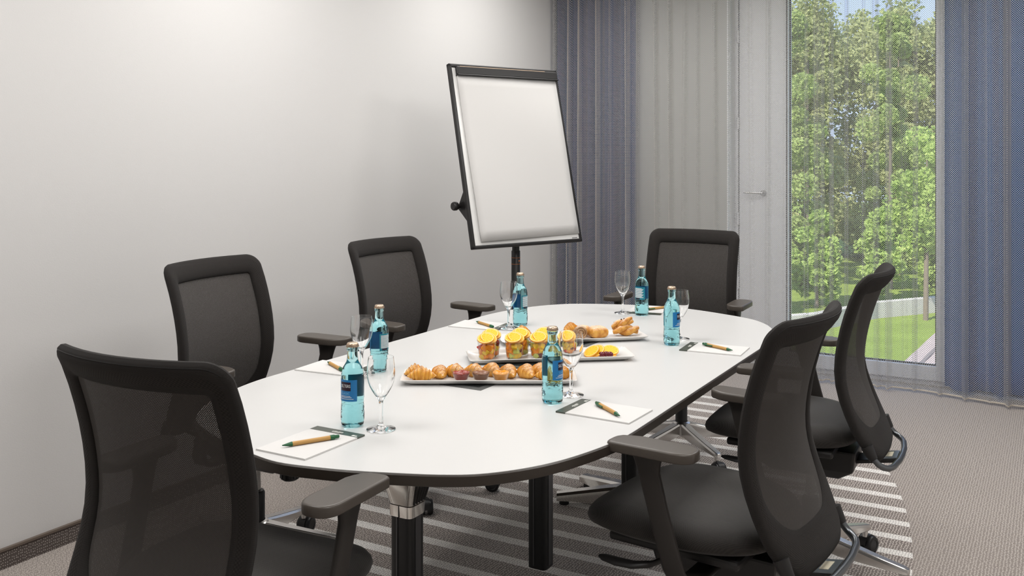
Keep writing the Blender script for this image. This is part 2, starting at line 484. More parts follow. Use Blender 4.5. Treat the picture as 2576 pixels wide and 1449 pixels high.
# ------------------------------------------------------------------ room shell
WX, EX, SY, NY = -3.13, 1.40, -1.60, 6.20     # inner faces: left wall, right wall, back wall, window wall
struct(MB().box(WX - 0.2, EX + 0.2, SY - 0.2, NY + 0.35, -0.2, 0.0).build('floor', M['carpet'], smooth=False))
struct(MB().box(WX - 0.2, EX + 0.2, SY - 0.2, NY + 0.35, CEIL, CEIL + 0.3).build('ceiling', M['ceiling'], smooth=False))
struct(MB().box(WX - 0.2, WX, SY - 0.2, NY + 0.35, 0, CEIL).build('wall_left', M['wall'], smooth=False))
struct(MB().box(EX, EX + 0.2, SY - 0.2, NY + 0.35, 0, CEIL).build('wall_right', M['wall'], smooth=False))
struct(MB().box(WX, EX, SY - 0.2, SY, 0, CEIL).build('wall_back', M['wall'], smooth=False))
WL, WR, WT = -1.892, 0.92, 2.62               # window opening
wb = MB()
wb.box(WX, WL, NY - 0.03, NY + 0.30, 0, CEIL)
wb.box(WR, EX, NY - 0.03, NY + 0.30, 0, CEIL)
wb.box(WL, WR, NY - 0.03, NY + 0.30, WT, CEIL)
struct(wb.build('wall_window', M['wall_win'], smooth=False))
struct(MB().box(WL, WL + 0.006, NY - 0.03, 6.315, 0, WT).build('daylit_jamb', M['reveal'], smooth=False))  # thin plate added over the jamb to carry its painted daylight
bb = struct(MB().box(WX, WX + 0.011, SY, NY - 0.03, 0, 0.062).build('baseboard_left', M['carpet_base'], smooth=False))
MB().box(WX, WX + 0.014, SY, NY - 0.03, 0.062, 0.070).build('trim_1', M['base_trim'], bb, smooth=False)
# window: opaque vent sash, two glazed lights, each frame bar its own piece
win = struct(MB().box(WL, WR, 6.34, 6.41, 0, 0.03).build('window_1', M['winframe'], smooth=False))
def bar(x0, x1, z0, z1, y0=6.32, y1=6.41, name='frame_bar', m='winframe', bev=0.004):
    return MB().box(x0, x1, y0, y1, z0, z1).build(name, M[m], win, smooth=False, bevel=bev)
bar(WL, WL + 0.03, 0.03, WT)
bar(WL + 0.036, -1.545, 0.036, WT - 0.04, 6.325, 6.40, 'vent_sash')
bar(-1.543, -1.535, 0.03, WT, 6.345, 6.41, 'sash_gap', 'black_metal', 0)
bar(-1.535, -1.528, 0.03, WT, 6.315, 6.41)
bar(-0.640, -0.555, 0.03, WT)
bar(0.86, WR, 0.03, WT)
bar(-1.528, -0.640, 0.03, 0.118)
bar(-0.555, 0.86, 0.03, 0.118)
bar(-1.528, -0.640, WT - 0.07, WT)
bar(-0.555, 0.86, WT - 0.07, WT)
for x0, x1 in ((-1.528, -0.640), (-0.555, 0.86)):
    g = MB().box(x0, x1, 6.365, 6.371, 0.118, WT - 0.07).build('pane', M['pane'], win, smooth=False)
    for a in (MB().box(x0, x1, 6.35, 6.364, 0.118, 0.126), MB().box(x0, x0 + 0.008, 6.35, 6.364, 0.126, WT - 0.07), MB().box(x1 - 0.008, x1, 6.35, 6.364, 0.126, WT - 0.07)):
        a.build('gasket', M['black_metal'], g, smooth=False)
hb = MB().lathe([(0, 0), (0.018, 0), (0.019, 0.012), (0.012, 0.02), (0.009, 0.03), (0, 0.03)], 16)
hb.v = [(-1.69 + x, 6.325 - z, 1.155 + y) for x, y, z in hb.v]
h = hb.build('vent_handle', M['handle'], win)
MB().tube([(-1.69, 6.293, 1.155), (-1.74, 6.288, 1.156), (-1.815, 6.288, 1.158)], [0.008, 0.007, 0.006], 10).build('lever', M['handle'], h)
for z in (0.55, 0.98, 1.62, 2.2):
    MB().tube([(WL + 0.030, 6.315, z - 0.04), (WL + 0.030, 6.315, z + 0.04)], 0.008, 10).build('hinge', M['winframe'], win)

# ------------------------------------------------------------------ curtains
def cloth(name, x0, x1, yfn, z0, z1, nx, nz, m, parent=None, zfn=None):
    vs = []; uv = []; fs = []
    u = 0.0; last = None
    cols = []
    for i in range(nx + 1):
        x = x0 + (x1 - x0) * i / nx
        y = yfn(x, 0.5)
        if last: u += math.hypot(x - last[0], y - last[1])
        last = (x, y); cols.append((x, u))
    for j in range(nz + 1):
        t = j / nz
        for x, u in cols:
            zb = z0 + (zfn(x) if zfn else 0)
            z = zb + (z1 - zb) * t
            vs.append((x, yfn(x, t), z)); uv.append((u, z))
    for j in range(nz):
        for i in range(nx):
            a = j * (nx + 1) + i
            fs.append((a, a + 1, a + nx + 2, a + nx + 1))
    b = MB(); b.v = vs; b.f = fs
    o = b.build(name, m, parent, angle=180, uvs=uv)
    return o

def fold(seed, centers, amp, width):
    rnd = random.Random(seed)
    fs = [(c + rnd.uniform(-.01, .01), amp * rnd.uniform(.7, 1.2), width * rnd.uniform(.8, 1.25)) for c in centers]
    def fn(x):
        return sum(a * math.exp(-((x - c) / w) ** 2) for c, a, w in fs)
    return fn
# net: one sheet from the left wall past the right edge of the picture
rn = random.Random(3)
nf = []
x = WX + 0.03
while x < 1.2:
    tight = x < -2.5
    nf.append((x, rn.choice((0.012, 0.025, 0.04, 0.055)), rn.uniform(0.007, 0.013), rn.uniform(-0.02, 0.02)))
    x += rn.uniform(0.075, 0.13) if not (-2.05 < x < -0.7) else rn.uniform(0.06, 0.15)
nf += [(-1.297, 0.085, 0.013, 0.01), (-1.275, 0.05, 0.010, 0.015), (-0.880, 0.055, 0.008, 0.0)]
def net_y(x, t):
    base = interp([(WX, 6.045), (-2.4, 6.055), (-2.1, 6.09), (-0.75, 6.10), (-0.55, 6.06), (-0.2, 5.985), (0.5, 5.96), (1.4, 5.97)], x)
    s = 0.0
    for c, a, w, dr in nf:
        cc = c + dr * (1 - t)
        if abs(x - cc) < 4 * w:
            s -= a * math.exp(-((x - cc) / w) ** 2)
    return base + s + 0.008 * math.sin(x * 9 + 1.3)
net = thing('net_curtain', 'floor-length grey-white net curtain drawn right across the window wall', 'curtain', (0, 0, 0))
cloth('net', WX + 0.015, 1.35, net_y, 0.022, CEIL - 0.06, 2200, 5, M['net'], net)
sd_ = [o for o in net.children if o.name.startswith('net')][0].modifiers.new('thread_depth', 'SOLIDIFY')
sd_.thickness = 0.0028; sd_.offset = 0.0; sd_.use_rim = False
hem = MB().tube([(WX + 0.015 + (1.33 - WX) * i / 500, net_y(WX + 0.015 + (1.33 - WX) * i / 500, 0.0), 0.019) for i in range(501)], 0.0026, 6, flat=1.8)
hem.build('hem', M['hem'], net)
MB().box(WX + 0.01, 1.38, 5.90, 5.93, CEIL - 0.06, CEIL).build('track', M['winframe'], net, smooth=False)
def blue(name, label, x0, x1, y, seed, period, amp):
    t = thing(name, label, 'curtain')
    rr = random.Random(seed)
    ph = [rr.uniform(0, 6) for _ in range(4)]
    def fn(x, s):
        k = 2 * PI / period
        v = math.sin(k * x + ph[0] + 0.6 * math.sin(k * 0.37 * x + ph[1])) + 0.35 * math.sin(2.1 * k * x + ph[2])
        return y + amp * v
    cloth('cloth', x0, x1, fn, 0.025, CEIL - 0.05, 300, 3, M['curtain_blue'], t)
    return t
blue('blue_curtain', 'dark blue curtain gathered in the left corner beside the flipchart, behind the net', -3.115, -2.50, 6.118, 5, 0.125, 0.026)
blue('blue_curtain', 'blue curtain on the right of the window, behind the net, at the right picture edge', -0.585, 1.0, 6.185, 9, 0.175, 0.050)

# ------------------------------------------------------------------ table
TX, TY = -1.49, 2.79
def table_outline(n=160, grow=0.0):
    pts = []
    for i in range(n):
        a = 2 * PI * i / n
        c, s = math.cos(a), math.sin(a)
        hx, hy = 0.595 + grow, 1.225 + grow
        # straight long sides, bowed ends with round corners
        q = (abs(c) ** (2 / 3.4)) * (1 if c >= 0 else -1), (abs(s) ** (2 / 3.4)) * (1 if s >= 0 else -1)
        pts.append((hx * q[0], hy * q[1]))
    return pts
def table_loop(grow=0.0):
    hx, yc, ye = 0.595 + grow, 1.115 + grow, 1.225 + grow
    r = 0.36
    pts = []
    def arc(cx, cy, r, a0, a1, n):
        for i in range(n + 1):
            a = a0 + (a1 - a0) * i / n
            pts.append((cx + r * math.cos(a), cy + r * math.sin(a)))
    # one quarter defined by a smooth blend of a side line, corner arc and a bowed end
    q = []
    q.append((hx, 0.0)); q.append((hx, 0.35)); q.append((hx, 0.55)); q.append((hx - 0.002, 0.66))
    for x, y in ((-.012, .74), (-.030, .82), (-.055, .90), (-.085, .965), (-.125, 1.025), (-.175, 1.078), (-.24, 1.118), (-.32, 1.152), (-.41, 1.186), (-.50, 1.21)):
        q.append((hx + x, y + grow))
    q.append((0.0, ye))
    full = q[:-1] + [(-x, y) for x, y in reversed(q)][0:]  # right-top quarter then left-top quarter
    half = q + [(-x, y) for x, y in reversed(q[:-1])]
    full = half + [(x, -y) for x, y in reversed(half[1:-1])]
    # Catmull-Rom smoothing
    out = []
    n = len(full)
    for i in range(n):
        p0, p1, p2, p3 = (Vector(full[(i + k) % n]) for k in (-1, 0, 1, 2))
        d1, d2 = (p2 - p0), (p3 - p1)
        L = (p2 - p1).length
        t1 = d1.normalized() * L; t2 = d2.normalized() * L
        for k in range(5):
            t = k / 5
            out.append(tuple(p1 * (2 * t ** 3 - 3 * t ** 2 + 1) + t1 * (t ** 3 - 2 * t ** 2 + t) + p2 * (-2 * t ** 3 + 3 * t ** 2) + t2 * (t ** 3 - t ** 2)))
    return out
table = thing('conference_table', 'long white conference table with rounded ends and dark edge, set for six', 'table', (TX, TY, 0))
lo = table_loop()
def ring(sc, z):
    return [(x * (1 - sc / 0.595), y * (1 - sc / 1.225), z) for x, y in lo]
MB().loft([ring(0.003, 0.7375), ring(0.003, 0.740)]).build('tabletop', M['table'], table, angle=30)
MB().loft([ring(0.006, 0.712), ring(0.001, 0.7145), ring(0.0, 0.722), ring(0.0, 0.736), ring(0.0028, 0.7388), ring(0.0029, 0.7374), ring(0.012, 0.7374)]).build('edge_band', M['table_edge'], table, angle=30)
# cable hatch let into the middle
hx0, hx1, hy0, hy1 = -1.576 - TX, -1.432 - TX, 2.325 - TY, 3.255 - TY
hat = MB().box(hx0, hx1, hy0, hy1, 0.7385, 0.7412).build('cable_hatch', M['hatch_frame'], table, smooth=False, bevel=0.0006)
for k in range(3):
    a = hy0 + 0.027 + k * (hy1 - hy0 - 0.03) / 3
    MB().box(hx0 + 0.022, hx1 - 0.022, a, a + (hy1 - hy0 - 0.03) / 3 - 0.024, 0.7412, 0.7420).build('hatch_lid', M['hatch_lid'], hat, smooth=False)
# three columns with splayed feet
def column(y, chrome, feet):
    c = MB()
    n = 40
    def sect(w, d, z, p=5.0):
        return [(w * abs(math.cos(2 * PI * i / n)) ** (2 / p) * (1 if math.cos(2 * PI * i / n) >= 0 else -1),
                 d * abs(math.sin(2 * PI * i / n)) ** (2 / p) * (1 if math.sin(2 * PI * i / n) >= 0 else -1), z) for i in range(n)]
    w = 0.034
    tz = 0.475 if chrome else 0.70
    o = MB().loft([sect(w, w, 0.05), sect(w, w, tz)]).build('leg', M['black_metal'], table, angle=30, loc=(0, y - TY, 0))
    for sx in (-1, 1):
        MB().box(sx * 0.0335 - 0.002, sx * 0.0335 + 0.002, -0.012, 0.012, 0.06, tz).build('leg_rib', M['grey_metal'], o, smooth=False)
    MB().box(-0.010, -0.006, -0.0365, -0.033, 0.06, tz).build('leg_rib', M['grey_metal'], o, smooth=False)
    if chrome:
        MB().loft([sect(0.037, 0.037, 0.470), sect(0.0385, 0.0385, 0.500), sect(0.037, 0.037, 0.502), sect(0.047, 0.047, 0.540), sect(0.058, 0.058, 0.58), sect(0.068, 0.068, 0.64), sect(0.074, 0.074, 0.70), sect(0.075, 0.075, 0.712)]).build('chrome_bracket', M['chrome'], o, angle=25)
        for k in range(5):
            xx = -0.03 + 0.015 * k
            r = MB().tube([(0.0385, xx * 0.75, 0.505), (0.0485, xx * 0.9, 0.54), (0.0595, xx * 1.1, 0.58), (0.0695, xx * 1.25, 0.64), (0.0765, xx * 1.4, 0.70)], 0.0028, 6)
            r.build('bracket_rib', M['black_metal'], o)
        MB().box(-0.001, 0.001, -0.0395, -0.037, 0.47, 0.50).build('bracket_seam', M['black_metal'], o, smooth=False)
    for ang in feet:
        ca, sa = math.cos(ang), math.sin(ang)
        L = 0.30
        rings = []
        for s, hw, zt in ((0.02, 0.034, 0.085), (0.10, 0.032, 0.075), (L, 0.024, 0.045)):
            rings.append([(s * ca - w_ * sa, s * sa + w_ * ca, z) for w_, z in ((-hw, 0.018), (hw, 0.018), (hw, zt - 0.008), (hw * 0.6, zt), (-hw * 0.6, zt), (-hw, zt - 0.008))])
        MB().loft(rings).build('foot', M['chrome'], o, angle=30)
        MB().lathe([(0, 0), (0.02, 0), (0.02, 0.02), (0, 0.02)], 16, ((L - 0.03) * ca, (L - 0.03) * sa, 0)).build('glide', M['rubber'], o)
    MB().box(-0.05, 0.05, -0.05, 0.05, 0.70, 0.714).build('leg_plate', M['black_metal'], o, smooth=False)
FT = [math.radians(a) for a in (25 + 180, -25, 25, 155)]
column(2.05, True, FT)
column(2.80, False, ())
column(3.575, True, FT)
for y in (2.05, 2.8):
    MB().box(-0.02, 0.02, y - TY + 0.04, y - TY + 0.72, 0.655, 0.700).build('beam', M['black_metal'], table, smooth=False)
kb = MB()
for k in range(1):
    kb.lathe([(0, 0.668), (0.016, 0.668), (0.0215, 0.672), (0.0215, 0.712), (0, 0.712)], 28, (-1.535 - TX, 1.655 - TY, 0))
ko = kb.build('adjusting_knob', M['rubber'], table)
for k in range(14):
    a = 2 * PI * k / 14
    MB().box(-0.0012, 0.0012, -0.0012, 0.0012, 0.674, 0.711).build('knob_rib', M['plastic'], ko, smooth=False, loc=(-1.535 - TX + 0.0215 * math.cos(a), 1.655 - TY + 0.0215 * math.sin(a), 0))

# ------------------------------------------------------------------ office chair
BACK = [(0.44, -0.318), (0.47, -0.302), (0.52, -0.276), (0.58, -0.249), (0.64, -0.225), (0.69, -0.211), (0.74, -0.206), (0.81, -0.212), (0.88, -0.226), (0.95, -0.247), (0.985, -0.260), (1.01, -0.269), (1.032, -0.284), (1.05, -0.300)]
def back_y(x, z):
    # smooth the profile table by averaging
    e = sum(interp(BACK, z + d) for d in (-0.03, -0.015, 0, 0.015, 0.03)) / 5
    sag = interp([(0.44, 0.02), (0.55, 0.035), (0.75, 0.045), (0.95, 0.052), (1.04, 0.056)], z)
    return e - 0.014 - sag * (1 - (x / 0.226) ** 2)
def rr_loop(wt, wb, z0, z1, rt, rb, n=10, m=10, belly=0.0):
    """rounded trapezium, counter-clockwise from the bottom right; wt/wb half widths"""
    P = []
    def hw(z): return wb + (wt - wb) * (z - z0) / (z1 - z0)
    def corner(cx, cz, r, a0):
        for i in range(n + 1):
            a = a0 + (PI / 2) * i / n
            P.append((cx + r * math.cos(a), cz + r * math.sin(a)))
    def line(a, b):
        for i in range(1, m):
            t = i / m
            P.append((a[0] + (b[0] - a[0]) * t, a[1] + (b[1] - a[1]) * t))
    c = [(hw(z0 + rb) - rb, z0 + rb, rb, -PI / 2), (hw(z1 - rt) - rt, z1 - rt, rt, 0), (-(hw(z1 - rt) - rt), z1 - rt, rt, PI / 2), (-(hw(z0 + rb) - rb), z0 + rb, rb, PI)]
    for i, k in enumerate(c):
        corner(*k)
        nx = c[(i + 1) % 4]
        a = P[-1]
        b = (nx[0] + nx[2] * math.cos(nx[3]), nx[1] + nx[2] * math.sin(nx[3]))
        line(a, b)
    return P
def bend_w(p):
    # waist the outline a little as on the real shell
    x, z = p
    k = 1 + 0.012 * math.sin((z - 0.44) / 0.6 * PI) - 0.05 * max(0, (0.62 - z) / 0.18) ** 2
    return (x * k, z)
OUT = [bend_w(p) for p in rr_loop(0.224, 0.222, 0.452, 1.044, 0.040, 0.10)]
INN = [bend_w(p) for p in rr_loop(0.172, 0.176, 0.545, 0.978, 0.010, 0.10)]
def on_back(p, off):
    x, z = p
    y = back_y(x, z)
    e = 0.004
    n = Vector((-(back_y(x + e, z) - back_y(x - e, z)) / (2 * e), 1.0, -(back_y(x, z + e) - back_y(x, z - e)) / (2 * e))).normalized()
    q = Vector((x, y, z)) + n * off
    return (q.x, q.y, q.z)

def build_chair():
    t = thing('office_chair', '', 'chair', (0, 0, 0), 0, 'black mesh office chairs round the table')
    # padded back frame
    K = 14
    rings = []; uv = []
    for k in range(K):
        ph = 2 * PI * k / K
        c, s = math.cos(ph), math.sin(ph)
        cc = abs(c) ** 0.75 * (1 if c >= 0 else -1)
        r = []
        for o, i in zip(OUT, INN):
            w = 0.5 + 0.5 * cc
            thick = 0.017
            p = (i[0] + (o[0] - i[0]) * w, i[1] + (o[1] - i[1]) * w)
            off = thick * s * (0.55 + 0.45 * w)
            r.append(on_back(p, off)); uv.append((p[0] + 0.3 * s, p[1]))
        rings.append(r)
    rings.append(rings[0]); uv += uv[:len(OUT)]
    b = MB().loft(rings, cap=False)
    fr = b.build('back_frame', M['fabric'], t, angle=180, uvs=uv)
    # seam line along the back edge
    seam = [on_back((o[0] * 0.9 + i[0] * 0.1, o[1] * 0.9 + i[1] * 0.1), -0.0098) for o, i in zip(OUT, INN)]
    MB().tube(seam[24:47], 0.0010, 5).build('seam', M['plastic'], fr)
    # open-weave panel
    vs = []; fs = []; uv = []
    cz = 0.755; steps = 14
    n = len(INN)
    vs.append(on_back((0, cz), -0.002)); uv.append((0, cz))
    for k in range(1, steps + 1):
        w = k / steps * 1.06
        for p in INN:
            q = (p[0] * w, cz + (p[1] - cz) * w)
            vs.append(on_back(q, -0.002)); uv.append(q)
    for j in range(n): fs.append((0, 1 + j, 1 + (j + 1) % n))
    for k in range(steps - 1):
        for j in range(n):
            a = 1 + k * n + j; b2 = 1 + k * n + (j + 1) % n
            fs.append((a, a + n, b2 + n, b2))
    b = MB(); b.v = vs; b.f = fs
    b.build('back_mesh', M['mesh'], t, angle=180, uvs=uv)
    # seat cushion
    n = 64; prof = [(0.0, 0.0), (0.35, -0.001), (0.6, -0.003), (0.78, -0.007), (0.88, -0.013), (0.95, -0.024), (0.99, -0.040), (1.0, -0.055), (0.985, -0.070), (0.93, -0.082), (0.80, -0.088), (0.5, -0.090), (0.0, -0.090)]
    vs = []; uv = []; idx = []
    def seat_pt(a, r, dz):
        c, s = math.cos(a), math.sin(a)
        p = 3.1
        ux = abs(c) ** (2 / p) * (1 if c >= 0 else -1); uy = abs(s) ** (2 / p) * (1 if s >= 0 else -1)
        y = -0.0150 + 0.2525 * uy * r
        x = 0.245 * ux * r * (1.0 - 0.10 * smoothstep(-0.05, -0.30, y))
        drop = 0.028 * max(0.0, (y - 0.02) / 0.21) ** 2.4
        dish = 0.016 * (ux * r) ** 2 * (1 if r < 0.9 else 0.6) - 0.008 * (1 - r) * 0
        k = 0.85 - 0.18 * max(0.0, (y - 0.03) / 0.19) ** 1.5
        return (x, y, 0.549 - drop + dish + dz * (k if dz < -0.02 else 1))
    for r, dz in prof:
        if r == 0:
            idx.append([len(vs)]); p = seat_pt(0.3, 0.0, dz); vs.append(p); uv.append((p[0], p[1]))
        else:
            row = []
            for j in range(n):
                p = seat_pt(2 * PI * j / n, r, dz); row.append(len(vs)); vs.append(p); uv.append((p[0], p[1] + (p[2] - 0.549) * 0.8))
            idx.append(row)
    fs = []
    for A, B in zip(idx, idx[1:]):
        for j in range(n):
            k = (j + 1) % n
            if len(A) == 1: fs.append((A[0], B[j], B[k]))
            elif len(B) == 1: fs.append((A[j], B[0], A[k]))
            else: fs.append((A[j], B[j], B[k], A[k]))
    b = MB(); b.v = vs; b.f = fs
    b.build('seat', M['seatfab'], t, angle=180, uvs=uv)
    MB().loft([[(sx * 0.19, -0.035 + sy * 0.17, z) for sx, sy in ((-1, -1), (1, -1), (1, 1), (-1, 1))] for z in (0.452, 0.476)]).build('seat_pan', M['plastic'], t, smooth=False, bevel=0.008)
    # tilt mechanism
    mech = MB().loft([[(sx * w, y0 if sy < 0 else y1, z) for sx, sy in ((-1, -1), (1, -1), (1, 1), (-1, 1))] for w, y0, y1, z in ((0.055, -0.20, 0.02, 0.350), (0.085, -0.25, 0.06, 0.385), (0.095, -0.26, 0.08, 0.455))]).build('mechanism', M['plastic'], t, smooth=False, bevel=0.008)
    # paddle lever
    rings = []
    for x, y, z, wy, hz in ((-0.08, -0.02, 0.438, 0.010, 0.008), (-0.17, -0.012, 0.432, 0.011, 0.008), (-0.205, 0.01, 0.426, 0.014, 0.008), (-0.22, 0.05, 0.420, 0.016, 0.009), (-0.225, 0.09, 0.420, 0.020, 0.008), (-0.227, 0.125, 0.423, 0.017, 0.006), (-0.227, 0.140, 0.424, 0.006, 0.003)):
        rings.append([(x + wy * math.cos(2 * PI * j / 12), y, z + hz * math.sin(2 * PI * j / 12)) for j in range(12)])
    MB().loft(rings).build('lever', M['plastic'], mech)
    # gas column and base
    MB().lathe([(0, 0.10), (0.026, 0.10), (0.028, 0.11), (0.028, 0.255), (0.024, 0.262), (0, 0.262)], 24, (0, -0.10, 0)).build('gas_lift', M['rubber'], t)
    MB().lathe([(0, 0.262), (0.0145, 0.262), (0.0145, 0.36), (0, 0.36)], 20, (0, -0.10, 0)).build('piston', M['chrome'], t)
    MB().lathe([(0.0295, 0.098), (0.040, 0.102), (0.044, 0.13), (0.042, 0.155), (0.033, 0.162), (0.0295, 0.162), (0.0295, 0.098)], 28, (0, -0.10, 0)).build('hub', M['alu'], t)
    for k in range(5):
        rings = []
        for s, hw, zt, zb in ((0.030, 0.024, 0.158, 0.100), (0.10, 0.021, 0.142, 0.088), (0.22, 0.018, 0.118, 0.084), (0.305, 0.016, 0.103, 0.080), (0.320, 0.011, 0.098, 0.080)):
            rings.append([(s, -hw * 0.8, zb), (s, hw * 0.8, zb), (s, hw, zt - 0.010), (s, hw * 0.75, zt), (s, -hw * 0.75, zt), (s, -hw, zt - 0.010)])
        lg = MB().loft(rings).build('base_leg', M['alu'], t, angle=28, loc=(0, -0.10, 0), bevel=0.002)
        lg.rotation_euler.z = 2 * PI * k / 5
        cs = MB().lathe([(0, 0.058), (0.0095, 0.058), (0.0095, 0.082), (0, 0.082)], 12, (0.300, 0, 0))
        cs.build('caster_stem', M['alu'], lg)
        for sd in (-1, 1):
            w = MB().lathe([(0, 0), (0.017, 0.0), (0.019, -0.002), (0.026, -0.002), (0.0285, 0.0), (0.0300, 0.004), (0.0300, 0.016), (0.0285, 0.018), (0, 0.018)], 28)
            w.v = [(0.315 + x, sd * (0.006 + 0.018 - z), 0.0302 + y) for x, y, z in w.v]
            w.build('caster_wheel', M['rubber'], lg)
        hd = MB()
        arc = [(0.315 + 0.033 * math.cos(a), 0.0305 + 0.033 * math.sin(a)) for a in [math.radians(-5 + 18.5 * i) for i in range(11)]]
        hd.loft([[(x, -0.012, z), (x, 0.012, z), (0.315 + (x - 0.315) * 0.8, 0.012, 0.0305 + (z - 0.0305) * 0.8), (0.315 + (x - 0.315) * 0.8, -0.012, 0.0305 + (z - 0.0305) * 0.8)] for x, z in arc])
        hd.build('caster_hood', M['plastic'], lg, angle=30)
    # arms
    for sd in (-1, 1):
        px = sd * 0.289
        pad = MB()
        n = 36
        def outline(sc, z):
            # rear end round, front end squared with the inner corner cut back
            P = []
            hw_, hl_ = 0.0425 - sc, 0.107 - sc
            for j in range(13):
                q = PI + PI * j / 12
                P.append((hw_ * abs(math.cos(q)) ** 0.7 * (1 if math.cos(q) >= 0 else -1), -hl_ + 0.045 + 0.045 * math.sin(q)))
            for j in range(5):
                q = PI / 2 * j / 4
                P.append((hw_ - 0.014 + 0.014 * math.cos(q), hl_ - 0.014 + 0.014 * math.sin(q)))
            P += [(0.004, hl_), (-0.010, hl_ - 0.002), (-0.022, hl_ - 0.009), (-hw_ + 0.007, hl_ - 0.030), (-hw_ + 0.001, hl_ - 0.050)]
            return [(px + sd * x, -0.042 + y, z) for x, y in P]
        pad.loft([outline(0.005, 0.7228), outline(0.003, 0.7232), outline(0.0005, 0.7248), outline(0.0, 0.7265), outline(0.0, 0.7412), outline(0.0008, 0.7440), outline(0.0026, 0.7461), outline(0.0048, 0.7468), outline(0.0065, 0.7469), outline(0.012, 0.7470)])
        pad.build('arm_pad', M['arm'], t, angle=50)
        rings = []
        for z, y, x, wy, tx in ((0.7230, -0.022, 0.287, 0.042, 0.012), (0.712, -0.023, 0.287, 0.036, 0.0112), (0.700, -0.024, 0.287, 0.032, 0.0105), (0.680, -0.026, 0.286, 0.0275, 0.0095), (0.60, -0.046, 0.283, 0.0260, 0.009), (0.52, -0.068, 0.280, 0.0265, 0.009), (0.46, -0.085, 0.277, 0.027, 0.009), (0.435, -0.092, 0.264, 0.027, 0.010), (0.420, -0.096, 0.235, 0.027, 0.009), (0.415, -0.098, 0.20, 0.027, 0.009), (0.415, -0.098, 0.09, 0.027, 0.009)):
            horizontal = z < 0.425
            ring_ = []
            for j in range(16):
                a = 2 * PI * j / 16
                c, s = math.cos(a), math.sin(a)
                cx_ = abs(c) ** 0.5 * (1 if c >= 0 else -1); sy_ = abs(s) ** 0.5 * (1 if s >= 0 else -1)
                if horizontal: ring_.append((sd * x, y + wy * sy_, z + tx * -cx_))
                elif z < 0.44: ring_.append((sd * (x + tx * cx_ * 0.7), y + wy * sy_, z - tx * cx_ * 0.7))
                else: ring_.append((sd * (x + tx * cx_), y + wy * sy_, z))
            rings.append(ring_)
        MB().loft(rings).build('arm_post', M['armpost'], t, angle=50)
    # loop tube behind and below the back, bracket with tag
    yb = back_y(0.2, 0.47)
    loop = []
    for x, y, z in ((-0.196, yb + 0.004, 0.490), (-0.196, yb - 0.008, 0.474), (-0.195, yb - 0.020, 0.461), (-0.190, yb - 0.034, 0.452), (-0.176, yb - 0.047, 0.447), (-0.145, yb - 0.057, 0.445), (-0.07, yb - 0.066, 0.444)):
        loop.append((x, y, z))
    loop = loop + [(0.0, yb - 0.068, 0.444)] + [(-x, y, z) for x, y, z in reversed(loop)]
    MB().tube(loop, 0.0095, 12).build('back_loop', M['steel'], t)
    for sd in (-1, 1):
        MB().tube([(sd * 0.195, yb + 0.014, 0.512), (sd * 0.196, yb + 0.002, 0.488), (sd * 0.196, yb - 0.008, 0.474)], [0.019, 0.0165, 0.0125], 14).build('loop_socket', M['plastic'], t)
    br = MB().loft([[(-0.045, y, z), (0.045, y, z), (0.045, y, z - 0.012), (-0.045, y, z - 0.012)] for y, z in ((-0.20, 0.410), (yb - 0.066, 0.443))]).build('bracket', M['plastic'], t, smooth=False, bevel=0.002)
    MB().loft([[(-0.043, y, z), (0.043, y, z), (0.043, y, z + 0.003), (-0.043, y, z + 0.003)] for y, z in ((yb + 0.03, 0.4265), (yb - 0.056, 0.4425))]).build('bracket_plate', M['plate_steel'], br, smooth=False)
    MB().loft([[(-0.026, y, z), (0.026, y, z), (0.026, y, z + 0.001), (-0.026, y, z + 0.001)] for y, z in ((yb - 0.018, 0.4384), (yb - 0.040, 0.4425))]).build('label_tag', M['tag'], br, smooth=False)
    return t
chair0 = build_chair()
CH = [  # x, y, heading of local +y, base leg angle, label
    (-0.824, 2.372, 84.6, 22.0, 'black mesh office chair nearest on the right side of the table, back to the camera'),
    (-0.824, 3.295, 91.4, 64.0, 'black mesh office chair on the right near the window, beyond the nearest right chair'),
    (-1.532, 4.190, 181.6, -39.5, 'black mesh office chair at the far head of the table before the curtains'),
    (-2.290, 2.416, -87.6, 28.0, 'black mesh office chair on the wall side, partly hidden behind the front left chair'),
    (-2.256, 3.319, -95.3, 22.0, 'black mesh office chair on the wall side next to the flipchart'),
    (-1.533, 1.522, 3.2, 40.0, 'large foreground black mesh office chair at the near head of the table'),
]
for i, (x, y, a, ba, lab) in enumerate(CH):
    c = chair0 if i == 5 else copy_tree(chair0)
    c.location = (x, y, 0); c.rotation_euler.z = math.radians(a)
    c['label'] = lab
    k = 0
    for ch in c.children:
        if ch.name.startswith('base_leg'):
            ch.rotation_euler.z = math.radians(ba - a) + 2 * PI * k / 5
            k += 1

# ------------------------------------------------------------------ flipchart
A23 = math.radians(23.3)
ux, uy = math.sin(A23), math.cos(A23)        # along the board, left to right as seen from the room
fx0, fy0 = -2.507, 3.99                      # bottom left corner of the board
BW, BH = 0.715, 0.961
tilt = math.atan2(0.2224, 0.935)
